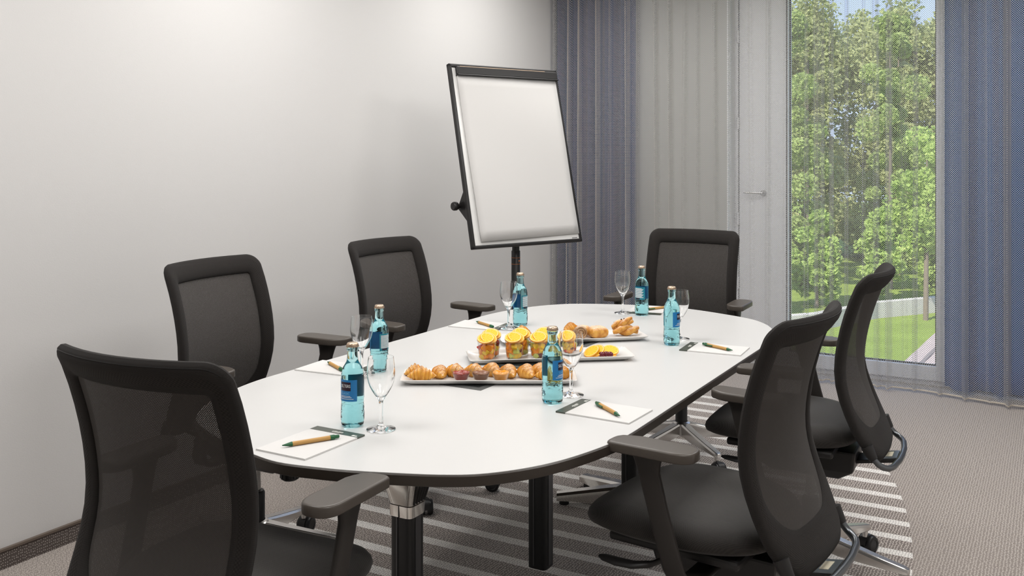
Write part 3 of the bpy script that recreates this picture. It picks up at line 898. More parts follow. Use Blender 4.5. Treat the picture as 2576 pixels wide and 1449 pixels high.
# local frame: x along board, y = backwards (towards the wall), z up; origin under the board's bottom centre
flip = thing('flipchart', 'white flipchart on a black pole stand in the corner by the wall', 'flipchart', (fx0 + ux * BW / 2, fy0 + uy * BW / 2, 0), math.atan2(uy, ux))
Z0 = 0.943
def bp(x, s, off):   # board coordinates: x along, s up the board, off = out of the face (towards the room)
    return (x, s * math.sin(tilt) - off * math.cos(tilt), Z0 + s * math.cos(tilt) + off * math.sin(tilt))
def bbox(x0, x1, s0, s1, o0, o1):
    b = MB().box(x0, x1, s0, s1, o0, o1)
    b.v = [bp(*p) for p in b.v]
    return b
hw = BW / 2
bd = bbox(-hw + 0.006, hw - 0.006, 0.006, BH - 0.006, -0.012, 0.004).build('board', M['board'], flip, smooth=False)
for x0, x1, s0, s1 in ((-hw, -hw + 0.018, 0, BH), (hw - 0.018, hw, 0, BH), (-hw, hw, 0, 0.018), (-hw, hw, BH - 0.02, BH)):
    bbox(x0, x1, s0, s1, -0.016, 0.010).build('frame_bar', M['flipblack'], flip, smooth=False, bevel=0.005, seg=3)
cl = bbox(-hw + 0.036, hw - 0.012, BH - 0.062, BH - 0.016, 0.006, 0.026).build('clamp_bar', M['flipblack'], flip, smooth=False, bevel=0.006, seg=3)
bbox(-hw + 0.036, hw - 0.012, BH - 0.066, BH - 0.060, 0.006, 0.030).build('clamp_lip', M['flipblack'], cl, smooth=False, bevel=0.002)
bbox(-hw + 0.055, hw - 0.10, BH - 0.020, BH - 0.0175, 0.0258, 0.0268).build('clamp_glint', M['cap'], cl, smooth=False)  # gold strip modelled in place of a reflection along the clamp bar
# paper pad: hangs from the clamp, slightly skew
pp = MB()
def paper(u, v):
    x = -hw + 0.040 + u * (BW - 0.062) + (1 - v) * 0.012 * (1 - u * 0.6)
    s = (0.034 + 0.010 * u) + v * (BH - 0.064 - 0.034 - 0.010 * u)
    o = 0.011 + 0.004 * math.sin(u * 5 + 0.5) * (1 - v) + 0.002 * math.sin(v * 7 + u * 3)
    return x, s, o
pp.grid(16, 16, lambda u, v: bp(*paper(u, v)))
pf = pp.build('paper_pad', M['paper'], flip, angle=180)
md = pf.modifiers.new('thick', 'SOLIDIFY'); md.thickness = 0.006; md.offset = 0
bbox(hw - 0.066, hw - 0.030, 0.0215, 0.0245, 0.0042, 0.0046).build('maker_mark', M['flipblack'], bd, smooth=False)
# side bracket with clamping knob on the left
br = MB()
tri = [(0.30, -0.012), (0.14, -0.012), (0.225, -0.085)]
br.loft([[bp(x, s, o) for s, o in tri] for x in (-hw + 0.004, -hw + 0.010)]).build('side_bracket', M['flipblack'], flip, smooth=False)
br = MB()
br.loft([[bp(x, s, o) for s, o in tri] for x in (hw - 0.010, hw - 0.004)]).build('side_bracket', M['flipblack'], flip, smooth=False)
kc = bp(0, 0.232, -0.068)
kn = MB()
kn.lathe([(0, 0), (0.010, 0), (0.011, 0.012), (0.020, 0.014), (0.0225, 0.020), (0.0225, 0.034), (0.019, 0.040), (0, 0.041)], 20)
kn.v = [(-hw + 0.004 - z, kc[1] + x, kc[2] + y) for x, y, z in kn.v]
kn.build('clamp_knob', M['flipblack'], flip)
MB().tube([(-hw + 0.01, kc[1], kc[2]), (hw - 0.01, kc[1], kc[2])], 0.012, 12).build('cross_tube', M['flipblack'], flip)
py_ = 0.115
MB().lathe([(0, 0.86), (0.0195, 0.86), (0.0195, kc[2]), (0, kc[2])], 24, (0, py_, 0)).build('inner_pole', M['flipblack'], flip)
ol = MB().lathe([(0, 0.06), (0.0235, 0.06), (0.0235, 0.905), (0.0215, 0.908), (0, 0.908)], 24, (0, py_, 0)).build('outer_pole', M['flipblack'], flip)
for z in (0.871, 0.838):
    for k in range(20):
        a = 2 * PI * k / 20
        MB().box(-0.0022, 0.0022, -0.0004, 0.0004, z - 0.0012, z + 0.0012).build('print_dash', M['orange_ink'], ol, smooth=False, loc=(0.0238 * math.cos(a), py_ + 0.0238 * math.sin(a), 0))
        COL.objects[-1].rotation_euler.z = a + PI / 2
MB().box(-0.007, 0.007, -0.0004, 0.0004, 0.846, 0.862).build('print_mark', M['grey_metal'], ol, smooth=False, loc=(0.003, py_ - 0.0239, 0))
MB().box(-0.004, 0.004, -0.0004, 0.0004, 0.852, 0.858).build('print_mark', M['orange_ink'], ol, smooth=False, loc=(0.004, py_ - 0.0244, 0))
for k in range(5):
    a = 2 * PI * k / 5 + 0.3
    lg = MB().tube([(0.02, 0, 0.085), (0.15, 0, 0.075), (0.31, 0, 0.055)], [0.018, 0.016, 0.012], 10, flat=0.8).build('base_leg', M['flipblack'], flip, loc=(0, py_, 0))
    lg.rotation_euler.z = a
    w = MB().lathe([(0, 0), (0.024, 0), (0.025, 0.002), (0.025, 0.020), (0.024, 0.022), (0, 0.022)], 20)
    w.v = [(0.30 + x, z - 0.011, 0.0252 + y) for x, y, z in w.v]
    w.build('caster', M['rubber'], lg)

# ------------------------------------------------------------------ notepads and pens
TZ = 0.740
def build_pad():
    t = thing('notepad', '', 'notepad', (0, 0, 0), 0, 'white notepads with green header band')
    # local: header band at +y end, width 0.148 along x, length 0.210 along y
    MB().box(-0.074, 0.074, -0.105, 0.0765, 0.0, 0.0036).build('sheets', M['paper'], t, smooth=False)
    bnd = MB().box(-0.074, 0.074, 0.0765, 0.105, 0.0, 0.0038).build('header_band', M['padband'], t, smooth=False)
    # white print: a short line of characters and a small logo, as on the photo's band
    pr = MB()
    rr = random.Random(2)
    x = -0.012
    while x < 0.020:
        w = rr.uniform(0.0014, 0.0030)
        pr.box(x, x + w, 0.0865, 0.0865 + rr.choice((0.0045, 0.006, 0.0065)), 0.0038, 0.00395)
        x += w + 0.0012
    x = -0.010
    while x < 0.012:
        w = rr.uniform(0.0014, 0.0026)
        pr.box(x, x + w, 0.0825, 0.0848, 0.0038, 0.00395)
        x += w + 0.0010
    pr.box(0.052, 0.060, 0.080, 0.088, 0.0038, 0.00395); pr.box(0.061, 0.068, 0.080, 0.083, 0.0038, 0.00395); pr.box(0.061, 0.066, 0.085, 0.087, 0.0038, 0.00395)
    pr.build('header_print', M['padink'], bnd, smooth=False)['kind'] = 'stuff'
    return t
def build_pen():
    t = thing('ballpoint_pen', '', 'pen', (0, 0, 0), 0, 'card-barrel pens with green tips')
    # axis along +x from tip (0) to cap end (0.138)
    def lx(prof, n=18):
        b = MB().lathe(prof, n)
        b.v = [(z, x, y + 0.0056) for x, y, z in b.v]
        return b
    lx([(0, 0.0), (0.0012, 0.0005), (0.0016, 0.003), (0.0054, 0.022), (0.0054, 0.024), (0, 0.024)]).build('tip', M['pen_green'], t)
    lx([(0, 0.0215), (0.0052, 0.0215), (0.0052, 0.116), (0, 0.116)]).build('barrel', M['pen_body'], t)
    lx([(0, 0.1155), (0.0056, 0.1155), (0.0056, 0.126), (0.0042, 0.128), (0.0042, 0.137), (0.0034, 0.138), (0, 0.138)]).build('cap', M['pen_green'], t)
    MB().box(0.088, 0.126, 0.0052, 0.0085, 0.004, 0.0085).build('clip', M['pen_green'], t, smooth=False, bevel=0.001)
    return t
pad0, pen0 = build_pad(), build_pen()
PADS = [  # centre x, y, heading (band direction = local +y) in degrees, label
    (-1.518, 1.709, 0.0, 'white notepad at the near head of the table, in front of the foreground chair'),
    (-1.034, 2.298, 88.0, 'white notepad nearest on the right side of the table, before the nearest right chair'),
    (-1.030, 3.216, 94.0, 'white notepad farther along the right side of the table, near the right rear bottle'),
    (-1.974, 2.336, -85.0, 'white notepad nearest on the wall side of the table, half behind the front bottle'),
    (-1.972, 3.200, -84.0, 'white notepad on the wall side of the table, behind the fruit jars'),
    (-1.535, 3.872, 190.0, 'white notepad at the far head of the table, behind a bottle'),
]
PENS = [  # tip, cap end, label
    ((-1.543, 1.637), (-1.477, 1.757), 'brown card pen with green tip on the notepad at the near head of the table'),
    ((-0.969, 2.250), (-1.075, 2.337), 'brown card pen with green clip on the nearest right notepad'),
    ((-0.958, 3.187), (-1.083, 3.247), 'brown card pen with green clip on the farther right notepad'),
    ((-2.035, 2.366), (-1.920, 2.300), 'brown card pen on the notepad nearest the wall, end hidden by the front bottle'),
    ((-2.010, 3.228), (-1.894, 3.163), 'brown card pen with green cap on the wall-side notepad behind the fruit jars'),
    ((-1.470, 3.958), (-1.535, 3.838), 'brown card pen on the notepad at the far head of the table'),
]
for i, (x, y, a, lab) in enumerate(PADS):
    o = pad0 if i == 0 else copy_tree(pad0)
    o.location = (x, y, TZ + 0.0002); o.rotation_euler.z = math.radians(a if i else 0) if i == 0 else math.radians(a)
    o['label'] = lab
for i, (p, q, lab) in enumerate(PENS):
    o = pen0 if i == 0 else copy_tree(pen0)
    o.location = (p[0], p[1], TZ + 0.0040); o.rotation_euler.z = math.atan2(q[1] - p[1], q[0] - p[0])
    o['label'] = lab

# ------------------------------------------------------------------ bottles
def smooth_prof(pts, sub=6):
    out = []
    n = len(pts)
    for i in range(n - 1):
        p0 = Vector(pts[max(i - 1, 0)]); p1 = Vector(pts[i]); p2 = Vector(pts[i + 1]); p3 = Vector(pts[min(i + 2, n - 1)])
        for k in range(sub):
            t = k / sub
            v = 0.5 * ((2 * p1) + (p2 - p0) * t + (2 * p0 - 5 * p1 + 4 * p2 - p3) * t * t + (-p0 + 3 * p1 - 3 * p2 + p3) * t ** 3)
            out.append((max(v.x, 0), v.y))
    out.append(pts[-1])
    return out
def text_mesh(body, size, bend_r, ang0, z, name, m, parent, shear=0.0, sx=1.0):
    cu = bpy.data.curves.new('text', 'FONT'); cu.body = body; cu.size = size; cu.align_x = 'CENTER'; cu.align_y = 'CENTER'; cu.shear = shear
    cu.resolution_u = 3
    o = bpy.data.objects.new('text', cu); COL.objects.link(o)
    dg = bpy.context.evaluated_depsgraph_get(); dg.update()
    me = bpy.data.meshes.new_from_object(o.evaluated_get(dg))
    bpy.data.objects.remove(o); bpy.data.curves.remove(cu)
    bm = bmesh.new(); bm.from_mesh(me)
    for v in bm.verts:
        a = ang0 + v.co.x * sx / bend_r
        v.co = (bend_r * math.cos(a), bend_r * math.sin(a), z + v.co.y)
    bm.to_mesh(me); bm.free()
    me.materials.clear(); me.materials.append(m)
    r = bpy.data.objects.new(name, me); COL.objects.link(r); r.parent = parent
    return r
def patch(r, a0, a1, z0, z1, n=20):
    b = MB()
    b.grid(n, 1, lambda u, v: (r * math.cos(a0 + (a1 - a0) * u), r * math.sin(a0 + (a1 - a0) * u), z0 + (z1 - z0) * v))
    return b
def build_bottle():
    t = thing('water_bottle', '', 'bottle', (0, 0, 0), 0, 'turquoise mineral water bottles')
    body = smooth_prof([(0.0235, 0.0006), (0.0265, 0.003), (0.0282, 0.009), (0.0284, 0.030), (0.0277, 0.050), (0.0279, 0.058), (0.0282, 0.066), (0.0282, 0.122), (0.0272, 0.133), (0.0238, 0.145), (0.0180, 0.155), (0.0146, 0.162), (0.0136, 0.170), (0.0128, 0.184), (0.0126, 0.186)], 5)
    lip = [(0.0144, 0.1885), (0.0147, 0.192), (0.0143, 0.196), (0.0132, 0.1975), (0.0132, 0.203)]
    g = MB().lathe([(0, 0.0035), (0.018, 0.0015)] + body + lip + [(0, 0.203)], 64)
    # embossed mountain ridges round the lower body
    vs = []
    for x, y, z in g.v:
        r = math.hypot(x, y)
        if r > 0.02 and 0.012 < z < 0.062:
            a = math.atan2(y, x)
            peak = 0.036 + 0.018 * math.cos(a * 3)
            w = 0.0011 * math.sin((z - peak) * 900 + 2.2 * math.sin(a * 9)) * smoothstep(0.012, 0.02, z) * (1 - smoothstep(0.05, 0.062, z))
            x *= (r + w) / r; y *= (r + w) / r
        vs.append((x, y, z))
    g.v = vs
    gl = g.build('glass', M['bottle'], t, angle=60)
    cp = MB()
    n = 42; rings = []
    for r, z, c in ((0.0152, 0.1965, 0.0010), (0.0150, 0.2000, 0.0007), (0.0142, 0.2042, 0.0), (0.0122, 0.2066, 0.0), (0.0, 0.2068, 0)):
        rings.append([((r + c * math.cos(21 * 2 * PI * j / n * 1.0)) * math.cos(2 * PI * j / n), (r + c * math.cos(21 * 2 * PI * j / n)) * math.sin(2 * PI * j / n), z) for j in range(n)])
    rings[-1] = [(0.0002 * math.cos(2 * PI * j / n), 0.0002 * math.sin(2 * PI * j / n), 0.2068) for j in range(n)]
    cp.loft(rings).build('crown_cap', M['cap'], t, angle=50)
    R = 0.0287
    D = math.radians
    # front faces local +x
    fl = patch(R, D(-62), D(62), 0.066, 0.119).build('front_label', M['label_blue'], t)
    patch(R + 0.0003, D(-30), D(30), 0.092, 0.1135, 12).build('name_panel', M['label_dark'], fl)
    text_mesh('SELTERS', 0.0105, R + 0.0006, 0, 0.1035, 'name_text', M['label_white'], fl, sx=0.78)
    text_mesh('CLASSIC', 0.0080, R + 0.0006, 0, 0.0855, 'sort_text', M['label_light'], fl, sx=0.85)
    for z, w in ((0.0785, 28), (0.0755, 34), (0.0715, 44)):
        patch(R + 0.0004, D(-w), D(w), z, z + 0.0011, 10).build('label_line', M['label_white'], fl)
    bl = patch(R, PI - D(50), PI + D(50), 0.068, 0.120).build('back_label', M['label_teal'], t)
    for k in range(11):
        z = 0.076 + 0.0037 * k
        patch(R + 0.0004, PI - D(42), PI + D(36 - 7 * ((k * 5) % 3)), z, z + 0.0021, 10).build('back_label_line', M['label_white'], bl)
    patch(R + 0.0005, PI - D(34), PI + D(6), 0.0695, 0.0745, 8).build('back_label_mark', M['label_dark'], bl)
    return t
def build_glass():
    t = thing('wine_glass', '', 'glass', (0, 0, 0), 0, 'empty stemmed water glasses')
    outer = smooth_prof([(0.0355, 0.0012), (0.0350, 0.0030), (0.024, 0.0055), (0.011, 0.0095), (0.0058, 0.0165), (0.0046, 0.030), (0.0044, 0.055), (0.0058, 0.070), (0.0105, 0.079), (0.0195, 0.092), (0.0285, 0.109), (0.0335, 0.128), (0.0345, 0.143), (0.0335, 0.160), (0.0312, 0.1785)], 5)
    inner = smooth_prof([(0.0303, 0.1785), (0.0325, 0.160), (0.0335, 0.143), (0.0324, 0.128), (0.0272, 0.110), (0.0178, 0.0945), (0.0085, 0.0840), (0.0, 0.0815)], 5)
    MB().lathe([(0, 0.0003), (0.034, 0.0003)] + outer + inner, 56).build('glass', M['glass'], t, angle=60)
    return t
bot0, gla0 = build_bottle(), build_glass()
BOT = [((-1.528, 1.871), -90, 'turquoise water bottle at the near head of the table, blue label to the left'),
       ((-1.196, 2.315), 0, 'turquoise water bottle in front of the croissant plate, beside the nearest right notepad'),
       ((-1.188, 3.221), 0, 'turquoise water bottle on the right rear of the table, beside the farther right notepad'),
       ((-1.836, 2.378), 180, 'turquoise water bottle behind the front glass on the wall side, before the wall-side chair'),
       ((-1.844, 3.292), 180, 'turquoise water bottle in front of the flipchart pole, behind the fruit jars'),
       ((-1.515, 3.748), 90, 'turquoise water bottle at the far head of the table, back label showing')]
GLA = [((-1.443, 1.876), 'empty stemmed glass at the near head of the table, nearest the camera'),
       ((-1.184, 2.405), 'empty stemmed glass behind the bottle by the nearest right notepad'),
       ((-1.198, 3.330), 'empty stemmed glass half behind the right rear bottle'),
       ((-1.840, 2.296), 'empty stemmed glass left of the wall-side bottle, behind the front bottle'),
       ((-1.838, 3.190), 'empty stemmed glass left of the bottle below the flipchart'),
       ((-1.601, 3.749), 'empty stemmed glass at the far head of the table, left of the last bottle')]
for i, ((x, y), a, lab) in enumerate(BOT):
    o = bot0 if i == 0 else copy_tree(bot0)
    o.location = (x, y, TZ + 0.0002); o.rotation_euler.z = math.radians(a); o['label'] = lab
for i, ((x, y), lab) in enumerate(GLA):
    o = gla0 if i == 0 else copy_tree(gla0)
    o.location = (x, y, TZ + 0.0045 if i in (3, 4) else TZ + 0.0002); o['label'] = lab

# ------------------------------------------------------------------ platters
def build_platter(L, W, name, label, loc, rz):
    t = thing(name, label, 'plate', loc, rz, 'rectangular white platters')
    def rect(hl, hw, z, r=0.010, n=5):
        P = []
        for cx_, cy_, a0 in ((hl - r, hw - r, 0), (-hl + r, hw - r, PI / 2), (-hl + r, -hw + r, PI), (hl - r, -hw + r, 1.5 * PI)):
            for i in range(n + 1):
                a = a0 + PI / 2 * i / n
                P.append((cx_ + r * math.cos(a), cy_ + r * math.sin(a), z))
        return P
    hl, hw = L / 2, W / 2
    MB().loft([rect(hl - 0.030, hw - 0.020, 0.0), rect(hl - 0.022, hw - 0.012, 0.004), rect(hl - 0.006, hw - 0.003, 0.011), rect(hl, hw, 0.0148), rect(hl - 0.0015, hw - 0.0015, 0.0162), rect(hl - 0.008, hw - 0.006, 0.0125), rect(hl - 0.024, hw - 0.016, 0.0072), rect(hl - 0.032, hw - 0.022, 0.0060)]).build('dish', M['china'], t, angle=60)
    return t
P1C, P1R = (-1.475, 2.442), math.radians(29.7)
P2C, P2R = (-1.458, 2.802), math.radians(37.0)
P3C, P3R = (-1.532, 3.118), math.radians(41.0)
build_platter(0.520, 0.150, 'platter', 'white rectangular platter of croissants and jam bowls, nearest the camera', (*P1C, TZ + 0.0022), P1R)
build_platter(0.545, 0.158, 'platter', 'white rectangular platter holding the fruit salad jars, middle of three', (*P2C, TZ + 0.0022), P2R)
build_platter(0.540, 0.150, 'platter', 'white rectangular platter of pastries, farthest of three', (*P3C, TZ + 0.0022), P3R)
PZ = TZ + 0.0022 + 0.0062
def on_plate(c, r, u, v):
    return (c[0] + u * math.cos(r) - v * math.sin(r), c[1] + u * math.sin(r) + v * math.cos(r))

# croissants ---------------------------------------------------------
def croissant_mesh(L, R, bend, seed, ridges=4):
    rr = random.Random(seed)
    b = MB(); rings = []; bake = []
    n = 22; m = 90
    for i in range(m + 1):
        t = -1 + 2 * i / m
        a = abs(t)
        rad = R * max(0.16, 1.12 * (1 - a ** 1.35) ** 0.80)
        # stepped layers, each lap a little proud
        ph = (a * ridges) % 1.0
        rad *= 1.0 + 0.30 * ((1 - ph) ** 1.3) * (a < 0.93) - 0.14
        bake += [min(1.0, 1.25 * (1 - ph)) if a < 0.93 else 0.9] * n
        x = t * L / 2 * (1 - 0.08 * bend)
        yy = -bend * L * 0.30 * t * t
        zc = R * 0.80 - 0.22 * R * a ** 2
        ring_ = []
        for j in range(n):
            q = 2 * PI * j / n
            w = 1 + 0.03 * math.sin(3 * q + seed + i * 0.3)
            y = rad * 1.08 * math.cos(q) * w
            z = rad * 0.95 * math.sin(q) * w
            ring_.append((x + 0.12 * y * t * bend, yy + y, max(0.0002, zc + z)))
        rings.append(ring_)
    b.loft(rings)
    o = b.build('croissant', M['croissant'], angle=70)
    at = o.data.attributes.new('bake', 'FLOAT', 'POINT')
    at.data.foreach_set('value', bake)
    return o
CRO = [  # u, v on the plate, heading, L, R, z, label
    (-0.198, -0.030, 3, 0.094, 0.0225, 0, 'golden croissant lying along the front left end of the croissant platter'),
    (-0.222, 0.018, 22, 0.080, 0.0225, 0, 'golden croissant leaning behind the front left croissant'),
    (-0.148, 0.004, -62, 0.084, 0.0215, 0, 'sugared croissant pointing to the camera, second in the row'),
    (-0.102, 0.018, -28, 0.090, 0.0225, 0, 'sugared croissant behind the red jam bowl'),
    (-0.044, 0.022, -34, 0.090, 0.0225, 0, 'sugared croissant behind the chocolate bowl, left one'),
    (0.008, 0.026, -44, 0.088, 0.0235, 0, 'sugared croissant behind the chocolate bowl, right one'),
    (0.058, 0.012, -58, 0.092, 0.0225, 0, 'sugared croissant behind the orange jam bowl'),
    (0.112, 0.006, -56, 0.092, 0.0235, 0, 'sugared croissant right of the orange jam bowl, pointing to the camera'),
    (0.152, 0.028, -60, 0.086, 0.0225, 0, 'sugared croissant at the back, left of the right bottle'),
    (0.172, -0.026, -20, 0.084, 0.0210, 0, 'croissant half hidden behind the right front bottle'),
    (0.218, -0.004, 40, 0.078, 0.0220, 0, 'croissant at the right end of the platter behind the glass stem'),
]
for i, (u, v, a, L, R, z, lab) in enumerate(CRO):
    o = croissant_mesh(L * 0.92, R * (0.86 if i else 0.94), 0.25 if i != 0 else 0.1, i + 1)
    x, y = on_plate(P1C, P1R, u, v)
    o.location = (x, y, PZ + z); o.rotation_euler.z = P1R + math.radians(a)
    tag(o, lab, 'croissant', 'croissants on the front platter')
# jam bowls ------------------------------------------------------------
def jam_bowl(u, v, m, lab):
    x, y = on_plate(P1C, P1R, u, v)
    t = thing('jam_bowl', lab, 'bowl', (x, y, PZ + 0.0003), 0, 'small glass jam bowls')
    t.scale = (1.12, 1.12, 1.30)
    MB().lathe(smooth_prof([(0.0155, 0.0), (0.0170, 0.002), (0.0205, 0.010), (0.0250, 0.019), (0.0268, 0.0245)], 4) + [(0.0262, 0.0252)] + smooth_prof([(0.0252, 0.0240), (0.0232, 0.019), (0.0188, 0.010), (0.0150, 0.0035), (0, 0.003)], 4), 36).build('bowl_glass', M['jarglass'], t)
    j = MB().lathe(smooth_prof([(0.0, 0.0032), (0.0148, 0.0037), (0.0184, 0.0102), (0.0226, 0.0185)], 4) + [(0.0215, 0.0200), (0.015, 0.0215), (0.008, 0.0205), (0, 0.0220)], 32)
    rr = random.Random(int(u * 1000))
    j.v = [(px, py, pz + (rr.uniform(-0.0012, 0.0014) if pz > 0.0195 else 0)) for px, py, pz in j.v]
    j.build('jam', m, t)
jam_bowl(-0.081, -0.042, M['jam_red'], 'small glass bowl of red jam on the croissant platter')
jam_bowl(-0.023, -0.041, M['jam_brown'], 'small glass bowl of brown chocolate spread, middle of the three bowls')
jam_bowl(0.036, -0.042, M['jam_orange'], 'small glass bowl of orange jam, right of the chocolate bowl')

# fruit jars ------------------------------------------------------------
def slice_mesh():
    return None
def build_slice():
    t = thing('orange_slice', '', 'orange slice', (0, 0, 0), 0, 'orange slices')
    n = 40; R = 0.0280
    ri = MB().lathe([(R - 0.0022, 0.0), (R - 0.0004, 0.0002), (R, 0.0022), (R - 0.0004, 0.0042), (R - 0.0022, 0.0044), (R - 0.0022, 0.0)], n).build('rind', M['rind'], t)
    pi_ = MB().lathe([(R - 0.0040, 0.0001), (R - 0.0021, 0.0001), (R - 0.0021, 0.0044), (R - 0.0040, 0.0044), (R - 0.0040, 0.0001)], n).build('pith', M['pith'], t)
    MB().lathe([(0, 0.0002), (R - 0.0041, 0.0002), (R - 0.0041, 0.0042), (0.004, 0.0045), (0, 0.0042)], n).build('flesh', M['flesh'], t)
    return t
sl0 = build_slice()
sl_used = [0]
def put_slice(loc, lean, az, lab, roll=0.0):
    """disc centred at loc; its face normal is tilted by lean from vertical towards azimuth az"""
    o = sl0 if sl_used[0] == 0 else copy_tree(sl0)
    sl_used[0] += 1
    o.rotation_euler = (Matrix.Rotation(az, 3, 'Z') @ Matrix.Rotation(lean, 3, 'Y') @ Matrix.Rotation(roll, 3, 'Z')).to_euler()
    o.location = loc
    o['label'] = lab
jar_prof_o = [(0.0235, 0.0), (0.0248, 0.0012), (0.0262, 0.010), (0.0295, 0.052), (0.0300, 0.058), (0.0318, 0.0595), (0.0324, 0.062), (0.0316, 0.0645)]
jar_prof_i = [(0.0300, 0.0640), (0.0290, 0.058), (0.0282, 0.052), (0.0250, 0.010), (0.0238, 0.0045), (0.0, 0.004)]
JZ = PZ + 0.0004
CAMA = math.atan2(0 - 2.8, 0 + 1.46)     # direction from the jars to the room's near side
JARS = [(-0.212, -0.026, 'front leftmost'), (-0.190, 0.030, 'rear leftmost'), (-0.122, -0.026, 'front second'), (-0.092, 0.030, 'rear second'),
        (-0.040, -0.027, 'front third'), (-0.012, 0.030, 'rear third'), (0.054, -0.022, 'front rightmost'), (0.078, 0.034, 'rear rightmost')]
rj = random.Random(21)
FR = [('melon_cube', 'melon'), ('pineapple_cube', 'pine'), ('melon_cube', 'melon'), ('green_melon_cube', 'kiwi'), ('grape', 'grape'), ('melon_cube', 'melon'), ('pineapple_cube', 'pine'), ('red_fruit_cube', 'redfruit')]
def cube_mesh(m, s, seed):
    r = random.Random(seed)
    b = MB().box(-s, s, -s, s, -s, s)
    b.v = [tuple(c * r.uniform(0.75, 1.15) for c in p) for p in b.v]
    return b
cube_cache = {}
def chunk(kind, m, parent, loc, s):
    key = (kind, round(s, 4))
    if kind == 'grape':
        if key not in cube_cache:
            b = MB().lathe([(0, -1.25), (0.5, -1.08), (0.86, -0.62), (1, 0), (0.86, 0.62), (0.5, 1.08), (0, 1.25)], 14)
            b.v = [(x * s, y * s, z * s) for x, y, z in b.v]
            cube_cache[key] = b.build(kind, M[m], parent)
            o = cube_cache[key]
        else:
            o = cube_cache[key].copy(); COL.objects.link(o); o.parent = parent
    else:
        if key not in cube_cache:
            o = cube_mesh(m, s, len(cube_cache)).build(kind, M[m], parent, smooth=True, angle=20, bevel=0.0022)
            cube_cache[key] = o
        else:
            o = cube_cache[key].copy(); COL.objects.link(o); o.parent = parent
    o.location = loc
    o.rotation_euler = (rj.uniform(0, 3), rj.uniform(0, 3), rj.uniform(0, 3))
    return o
jar_first = None
for ji, (u, v, nm) in enumerate(JARS):
    x, y = on_plate(P2C, P2R, u, v)
    if jar_first is None:
        t = thing('glass_jar', '', 'jar', (x, y, JZ), 0, 'glass jars of fruit salad')
        MB().lathe([(0, 0.0)] + jar_prof_o + jar_prof_i, 40).build('jar_body', M['jarglass'], t, angle=50)
        jar_first = t
    else:
        t = copy_tree(jar_first); t.location = (x, y, JZ)
    t['label'] = nm + ' glass jar of fruit salad topped with orange slices, middle platter'
    f = thing('fruit_salad', nm + ' jar: its cut fruit salad of melon, pineapple and grapes', 'fruit salad', (x, y, JZ + 0.0045), 0, 'fruit salad in the jars')
    empty_jar = (ji == 7)
    for layer in range(3 if not empty_jar else 2):
        z = 0.0085 + layer * 0.0140
        R = 0.0165 + 0.0028 * layer / 3 * 2.0
        k0 = rj.uniform(0, 6)
        for k in range(6):
            a = k0 + 2 * PI * k / 6
            kind, m = FR[(k * 3 + layer * 2 + ji * 5) % 8]
            s = 0.0094 if kind != 'grape' else 0.0078
            if ji in (0,) and layer < 2 and kind != 'pineapple_cube': kind, m = 'melon_cube', 'melon'
            rad = R - 0.0012 - (0.0022 if kind != 'grape' else 0)
            chunk(kind, m, f, (rad * math.cos(a), rad * math.sin(a), z + rj.uniform(-0.001, 0.001)), s)
        chunk('pineapple_cube', 'pine', f, (0, 0, z), 0.0095)
    if empty_jar: continue
    top = JZ + 0.062
    # slices fan over the rim: low one at the left, high ones leaning back
    view = math.atan2(-y, -x)               # towards the room's near end
    lx, ly = math.cos(view - PI / 2), math.sin(view - PI / 2)   # viewer's left... (right-hand side of the view vector)
    front = ji % 2 == 0
    for k, (du, back, dz, lean) in enumerate(((-0.006, 0.003, 0.0050, 29), (0.003, -0.004, 0.0050, 25)) if front else ((-0.004, 0.004, 0.0075, 28), (0.004, -0.003, 0.0080, 24))):
        put_slice((x + lx * du - math.cos(view) * back, y + ly * du - math.sin(view) * back, top + dz), math.radians(lean), view + (0.45 if k == 0 else -0.15),
                  ('back' if k == 0 else 'front') + ' orange slice standing in the ' + nm + ' fruit jar', rj.uniform(0, 2))
# loose fruit on the right end of the middle platter
for k, (u, v, dz, lean, az, lab) in enumerate(((0.138, -0.020, 0.002, 34, CAMA - 0.9, 'orange slice lying nearest the jars on the middle platter'),
                                             (0.154, -0.022, 0.003, 34, CAMA - 0.7, 'orange slice leaning behind the dark grapes on the middle platter'),
                                             (0.204, -0.006, 0.003, 22, CAMA + 0.2, 'large orange slice propped up at the right end of the middle platter'),
                                             (0.192, -0.022, 0.0005, 3, 0.0, 'orange slice lying flat at the right end of the middle platter'))):
    x, y = on_plate(P2C, P2R, u, v)
    put_slice((x, y, PZ + dz + (0.013 if lean > 30 else (0.011 if lean > 10 else 0.0005))), math.radians(lean), az, lab)
gr0 = None
for k, (u, v) in enumerate(((0.166, -0.044), (0.182, -0.040), (0.193, -0.046))):
    x, y = on_plate(P2C, P2R, u, v)
    if gr0 is None:
        b = MB().lathe([(0, -0.0115), (0.005, -0.010), (0.0085, -0.0055), (0.0095, 0), (0.0085, 0.0055), (0.005, 0.010), (0, 0.0115)], 18)
        o = gr0 = b.build('grape', M['grape'])
    else:
        o = gr0.copy(); COL.objects.link(o)
    o.location = (x, y, PZ + 0.0100)
    o.rotation_euler = (PI / 2, 0, P2R + (0.6, -0.3, 0.9)[k])
    tag(o, ('left', 'middle', 'right')[k] + ' dark red grape of the three on the middle platter', 'grape', 'grapes on the middle platter')

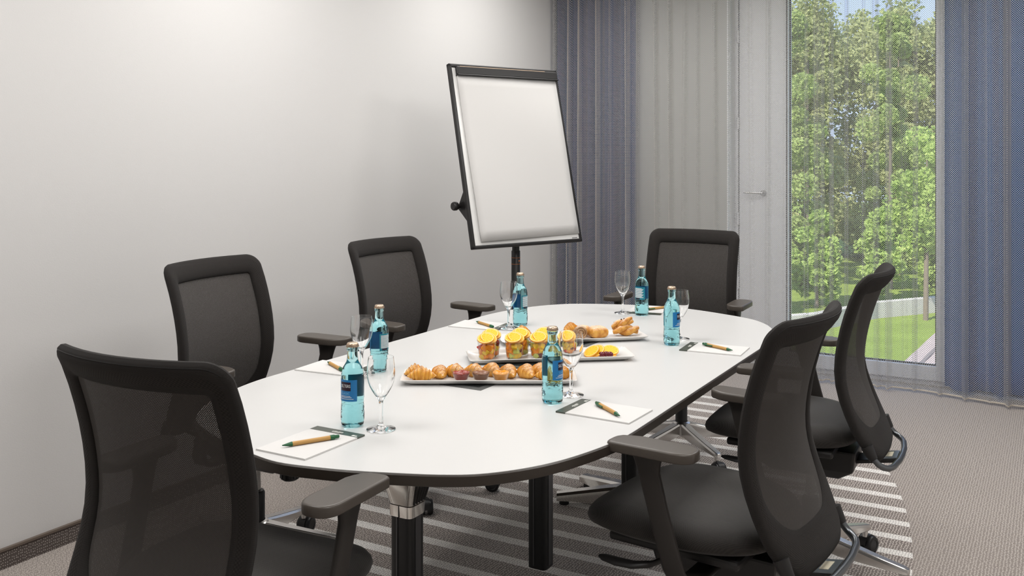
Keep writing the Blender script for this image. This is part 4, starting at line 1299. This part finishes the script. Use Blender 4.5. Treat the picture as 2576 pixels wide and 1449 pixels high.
# pastries -----------------------------------------------------------------
def place3(o, u, v, z, a, lab, cat='pastry'):
    x, y = on_plate(P3C, P3R, u, v)
    o.location = (x, y, PZ + z); o.rotation_euler.z = P3R + math.radians(a)
    return tag(o, lab, cat)
def blob(fn, m, n=28, k=16, name='pastry'):
    b = MB(); rings = []
    for i in range(k + 1):
        ph = PI * i / k - PI / 2
        rings.append([fn(2 * PI * j / n, ph) for j in range(n)])
    b.loft(rings)
    return b.build(name, m, angle=70)
def pillow(hx, hy, hz, p, wr):
    def fn(a, ph):
        c, s = math.cos(a), math.sin(a)
        q = max(0.02, math.cos(ph)) ** 0.5
        x = abs(c) ** (2 / p) * (1 if c >= 0 else -1) * hx * q
        y = abs(s) ** (2 / p) * (1 if s >= 0 else -1) * hy * q
        z = hz * (1 + math.sin(ph))
        z += wr * math.sin(x * 520 + y * 160) * max(0, math.sin(ph)) 
        return (x, y, max(0, z))
    return fn
place3(blob(pillow(0.034, 0.030, 0.0205, 6.0, 0.0016), M['pastry'], name='puff_pastry'), 0.094, -0.012, 0, 12, 'square sugared puff pastry, right of the spiral roll')
place3(blob(pillow(0.028, 0.024, 0.0185, 3.5, 0.001), M['pastry'], name='puff_pastry'), 0.050, 0.034, 0, 40, 'golden pastry behind the square puff pastry')
# spiral roll standing on its edge, coil facing the room
sp = []
rad = []
for i in range(90):
    t = i / 89
    a = t * 2 * PI * 2.6
    r = 0.0045 + 0.0185 * t
    sp.append((r * math.cos(a), 0.0, r * math.sin(a))); rad.append(0.0052)
b = MB()
b.tube(sp, rad, 10, flat=1.0)
b.v = [(x, y * 2.6, z) for x, y, z in b.v]
mnz = min(p[2] for p in b.v)
b.v = [(x, y, z - mnz) for x, y, z in b.v]
place3(b.build('spiral_roll', M['roll'], angle=70), 0.028, -0.022, 0, -8, 'spiral cinnamon roll standing with its coil to the camera')
o = croissant_mesh(0.075, 0.024, 0.2, 31, 5); o.name = 'chocolate_croissant'
place3(o, 0.006, 0.030, 0.004, 15, 'rolled golden croissant at the back of the far platter', 'croissant')
# twisted pastries: lower and upper
def twist_mesh(L, w, seed):
    pts = []
    for i in range(41):
        t = i / 40
        pts.append(t)
    b = MB()
    for s in (0, PI):
        path = [(-L / 2 + L * t, w * 0.55 * math.sin(2 * PI * 0.9 * t + s + seed), 0.55 * w * math.cos(2 * PI * 0.9 * t + s + seed)) for t in pts]
        rads = [w * (0.50 + 0.42 * math.sin(PI * t)) for t in pts]
        b.tube(path, rads, 12)
    mz = min(p[2] for p in b.v)
    b.v = [(x, y, z - mz) for x, y, z in b.v]
    return b
o = twist_mesh(0.092, 0.0150, 0.4).build('twisted_pastry', M['pastry'], angle=80)
place3(o, 0.205, 0.002, 0, -8, 'lower twisted pastry at the right end of the far platter')
o = twist_mesh(0.080, 0.0115, 1.4).build('twisted_pastry', M['pastry'], angle=80)
place3(o, 0.198, 0.004, 0.031, -14, 'upper twisted pastry with dark currants, resting on the lower one')
o.rotation_euler = (0, math.radians(-20), P3R + math.radians(-14))
for k, (s, q) in enumerate(((-0.026, 0.2), (-0.018, -0.3), (-0.008, 0.3), (0.002, 0.1), (0.012, 0.0))):
    b = MB().lathe([(0, -0.0028), (0.0024, -0.0014), (0.0028, 0), (0.0024, 0.0014), (0, 0.0028)], 10, (s, q * 0.01, 0.0300 - abs(s) * 0.10))
    b.build('currant', M['currant'], o)
o = croissant_mesh(0.070, 0.0215, 0.2, 41, 4)
place3(o, -0.180, 0.015, 0.006, 20, 'sugared croissant at the left of the far platter, behind the jars', 'croissant')
o = croissant_mesh(0.070, 0.0200, 0.2, 43, 4)
place3(o, -0.088, 0.020, 0.0, 35, 'sugared croissant behind the orange slices, middle of the far platter', 'croissant')

# ------------------------------------------------------------------ outside
GZ = -3.0
struct(MB().box(-60, 60, 6.9, 90, GZ - 0.2, GZ).build('lawn', M['lawn'], smooth=False))
pth = MB()
pp_ = [(-2.75, 20.0), (-2.80, 21.6), (-2.57, 25.7), (-1.6, 36.0)]
pth.loft([[(x, y, GZ + 0.005), (x + 2.6, y, GZ + 0.005), (x + 2.6, y, GZ + 0.03), (x, y, GZ + 0.03)] for x, y in [(-3.1, 12.0)] + pp_])
pt = struct(pth.build('path', M['path'], smooth=False))
kr = MB()
kr.loft([[(x + 0.30, y, GZ + 0.03), (x + 0.38, y, GZ + 0.03), (x + 0.38, y, GZ + 0.05), (x + 0.30, y, GZ + 0.05)] for x, y in [(-3.1, 12.0)] + pp_])
kr.build('kerb', M['kerb'], pt, smooth=False)
gw = [(-8.5, 20.0), (-5.148, 24.4), (-4.158, 27.0), (-2.3, 29.6), (1.5, 34.5)]
b = MB()
b.loft([[(x, y, GZ), (x - 0.2, y + 0.14, GZ), (x - 0.2, y + 0.14, GZ + 0.42), (x, y, GZ + 0.42)] for x, y in gw])
struct(b.build('garden_wall', M['concrete'], smooth=False))

def crown_mesh(name, m, parent, R, z0, z1, n, seed, leaf):
    rr = random.Random(seed)
    clumps = []
    for k in range(46):
        t = rr.random()
        z = z0 + (z1 - z0) * t
        prof = math.sin(PI * min(1, 0.12 + t * 0.86)) ** 0.6
        a = rr.uniform(0, 2 * PI); q = math.sqrt(rr.random()) * R * prof
        clumps.append((q * math.cos(a), q * math.sin(a), z, rr.uniform(0.35, 0.75) * R * 0.55))
    vs = []; fs = []
    for i in range(n):
        cx_, cy_, cz_, r = clumps[i % len(clumps)]
        while True:
            d = Vector((rr.uniform(-1, 1), rr.uniform(-1, 1), rr.uniform(-1, 1)))
            if 0.2 < d.length < 1: break
        d = d.normalized() * (d.length ** 0.5)
        p = Vector((cx_, cy_, cz_)) + d * r
        a = Vector((rr.gauss(0, 1), rr.gauss(0, 1), rr.gauss(0, 0.6))).normalized()
        b2 = a.cross(Vector((rr.gauss(0, 1), rr.gauss(0, 1), rr.gauss(0, 1)))).normalized()
        l = leaf * rr.uniform(0.6, 1.3); w = l * 0.62
        k = len(vs)
        vs += [tuple(p - a * l * 0.5), tuple(p + b2 * w * 0.5), tuple(p + a * l * 0.5), tuple(p - b2 * w * 0.5)]
        fs.append((k, k + 1, k + 2, k + 3))
    me = bpy.data.meshes.new(name); me.from_pydata(vs, [], fs); me.materials.append(m)
    o = bpy.data.objects.new(name, me); COL.objects.link(o); o.parent = parent
    o['kind'] = 'stuff'
    return o
def build_tree(m, R, z0, z1, n, seed, leaf, trunk=0.09):
    t = thing('leafy_tree', '', 'tree', (0, 0, 0), 0, 'trees beyond the lawn')
    crown_mesh('foliage', m, t, R, z0, z1, n, seed, leaf)
    MB().tube([(0, 0, -0.1), (0.02, 0.01, z0 + 0.3), (0.05, -0.03, (z0 + z1) / 2), (0.02, 0.02, z1 - 0.4)], [trunk, trunk * 0.8, trunk * 0.5, trunk * 0.12], 10).build('trunk', M['bark'], t)
    return t
protos = [build_tree(M['leaf_a'], 1.15, 0.5, 8.7, 17000, 11, 0.135), build_tree(M['leaf_b'], 1.15, 0.6, 8.9, 17000, 12, 0.125), build_tree(M['leaf_c'], 0.82, 1.9, 5.0, 6000, 13, 0.13, 0.07), build_tree(M['leaf_c'], 0.68, 0.3, 2.6, 5000, 14, 0.14, 0.05)]
def dl(d, l):   # distance and sideways offset seen from the room
    return (-d * math.sin(YAW) + l * math.cos(YAW), d * math.cos(YAW) + l * math.sin(YAW))
TREES = [  # proto, distance, offset, scale, rot, label
    (2, 25.25, 10.95, 1.0, 0.3, 'young bright green tree on the lawn by the path, thin trunk visible'),
    (0, 31.0, 9.0, 1.00, 1.1, 'tall fresh green tree in the front row, left in the window'),
    (0, 31.0, 12.3, 1.00, 2.3, 'tall fresh green tree in the front row, right in the window'),
    (1, 31.6, 15.7, 1.02, 0.5, 'tall olive green tree at the right, behind the right curtain'),
    (1, 34.4, 10.7, 1.02, 4.0, 'tall olive green tree in the second row, centre of the window'),
    (1, 34.6, 14.0, 1.06, 5.2, 'tall olive green tree in the second row, right edge of the window pane'),
    (0, 34.4, 7.3, 1.0, 3.3, 'tall green tree in the second row, hidden behind the vent panel side'),
    (3, 26.2, 6.9, 1.0, 0.9, 'bright low bush behind the garden wall, left in the window'),
    (3, 27.5, 8.8, 1.0, 2.0, 'bright low bush behind the garden wall, left of centre'),
    (3, 28.2, 10.8, 1.0, 3.4, 'bright low bush behind the garden wall, right of centre'),
    (3, 28.6, 12.8, 1.0, 4.4, 'bright low bush behind the garden wall, right in the window'),
]
TREES = [(k, *dl(d, l), sc, r, lab) for k, d, l, sc, r, lab in TREES]
used = set()
for k, x, y, s, r, lab in TREES:
    o = protos[k] if k not in used else copy_tree(protos[k])
    used.add(k)
    o.location = (x, y, GZ); o.rotation_euler.z = r; o.scale = (s, s, s)
    o['label'] = lab
    if k == 3: o['category'] = 'bush'

# the wood behind them: trees that run together, one mass of leaves
def woodland():
    rr = random.Random(77)
    vs = []; fs = []
    clumps = []
    for k in range(1050):
        l = rr.uniform(3.0, 24.0); d = rr.uniform(38.0, 43.0)
        top = 9.3 + 1.0 * math.sin(l * 1.7) + 0.6 * math.sin(l * 4.1 + 1) + 0.06 * (l - 12)
        z = rr.uniform(0.3, top) if rr.random() < 0.8 else top - rr.uniform(0, 1.2)
        clumps.append((d, l, z, rr.uniform(0.5, 1.1)))
    for i in range(190000):
        d, l, z, r = clumps[i % len(clumps)]
        q = Vector((rr.gauss(0, 1), rr.gauss(0, 1), rr.gauss(0, 1))).normalized() * (r * rr.random() ** 0.4)
        x, y = dl(d, l)
        p = Vector((x, y, GZ + z)) + q
        a = Vector((rr.gauss(0, 1), rr.gauss(0, 1), rr.gauss(0, 0.6))).normalized()
        b2 = a.cross(Vector((rr.gauss(0, 1), rr.gauss(0, 1), rr.gauss(0, 1)))).normalized()
        w = rr.uniform(0.12, 0.25)
        k = len(vs)
        vs.extend((tuple(p - a * w * 0.5), tuple(p + b2 * w * 0.31), tuple(p + a * w * 0.5), tuple(p - b2 * w * 0.31)))
        fs.append((k, k + 1, k + 2, k + 3))
    me = bpy.data.meshes.new('woodland'); me.from_pydata(vs, [], fs); me.materials.append(M['leaf_b'])
    o = bpy.data.objects.new('woodland', me); COL.objects.link(o)
    tag(o, 'dense green wood filling the background beyond the nearer trees', 'woodland', None, 'stuff')
woodland()
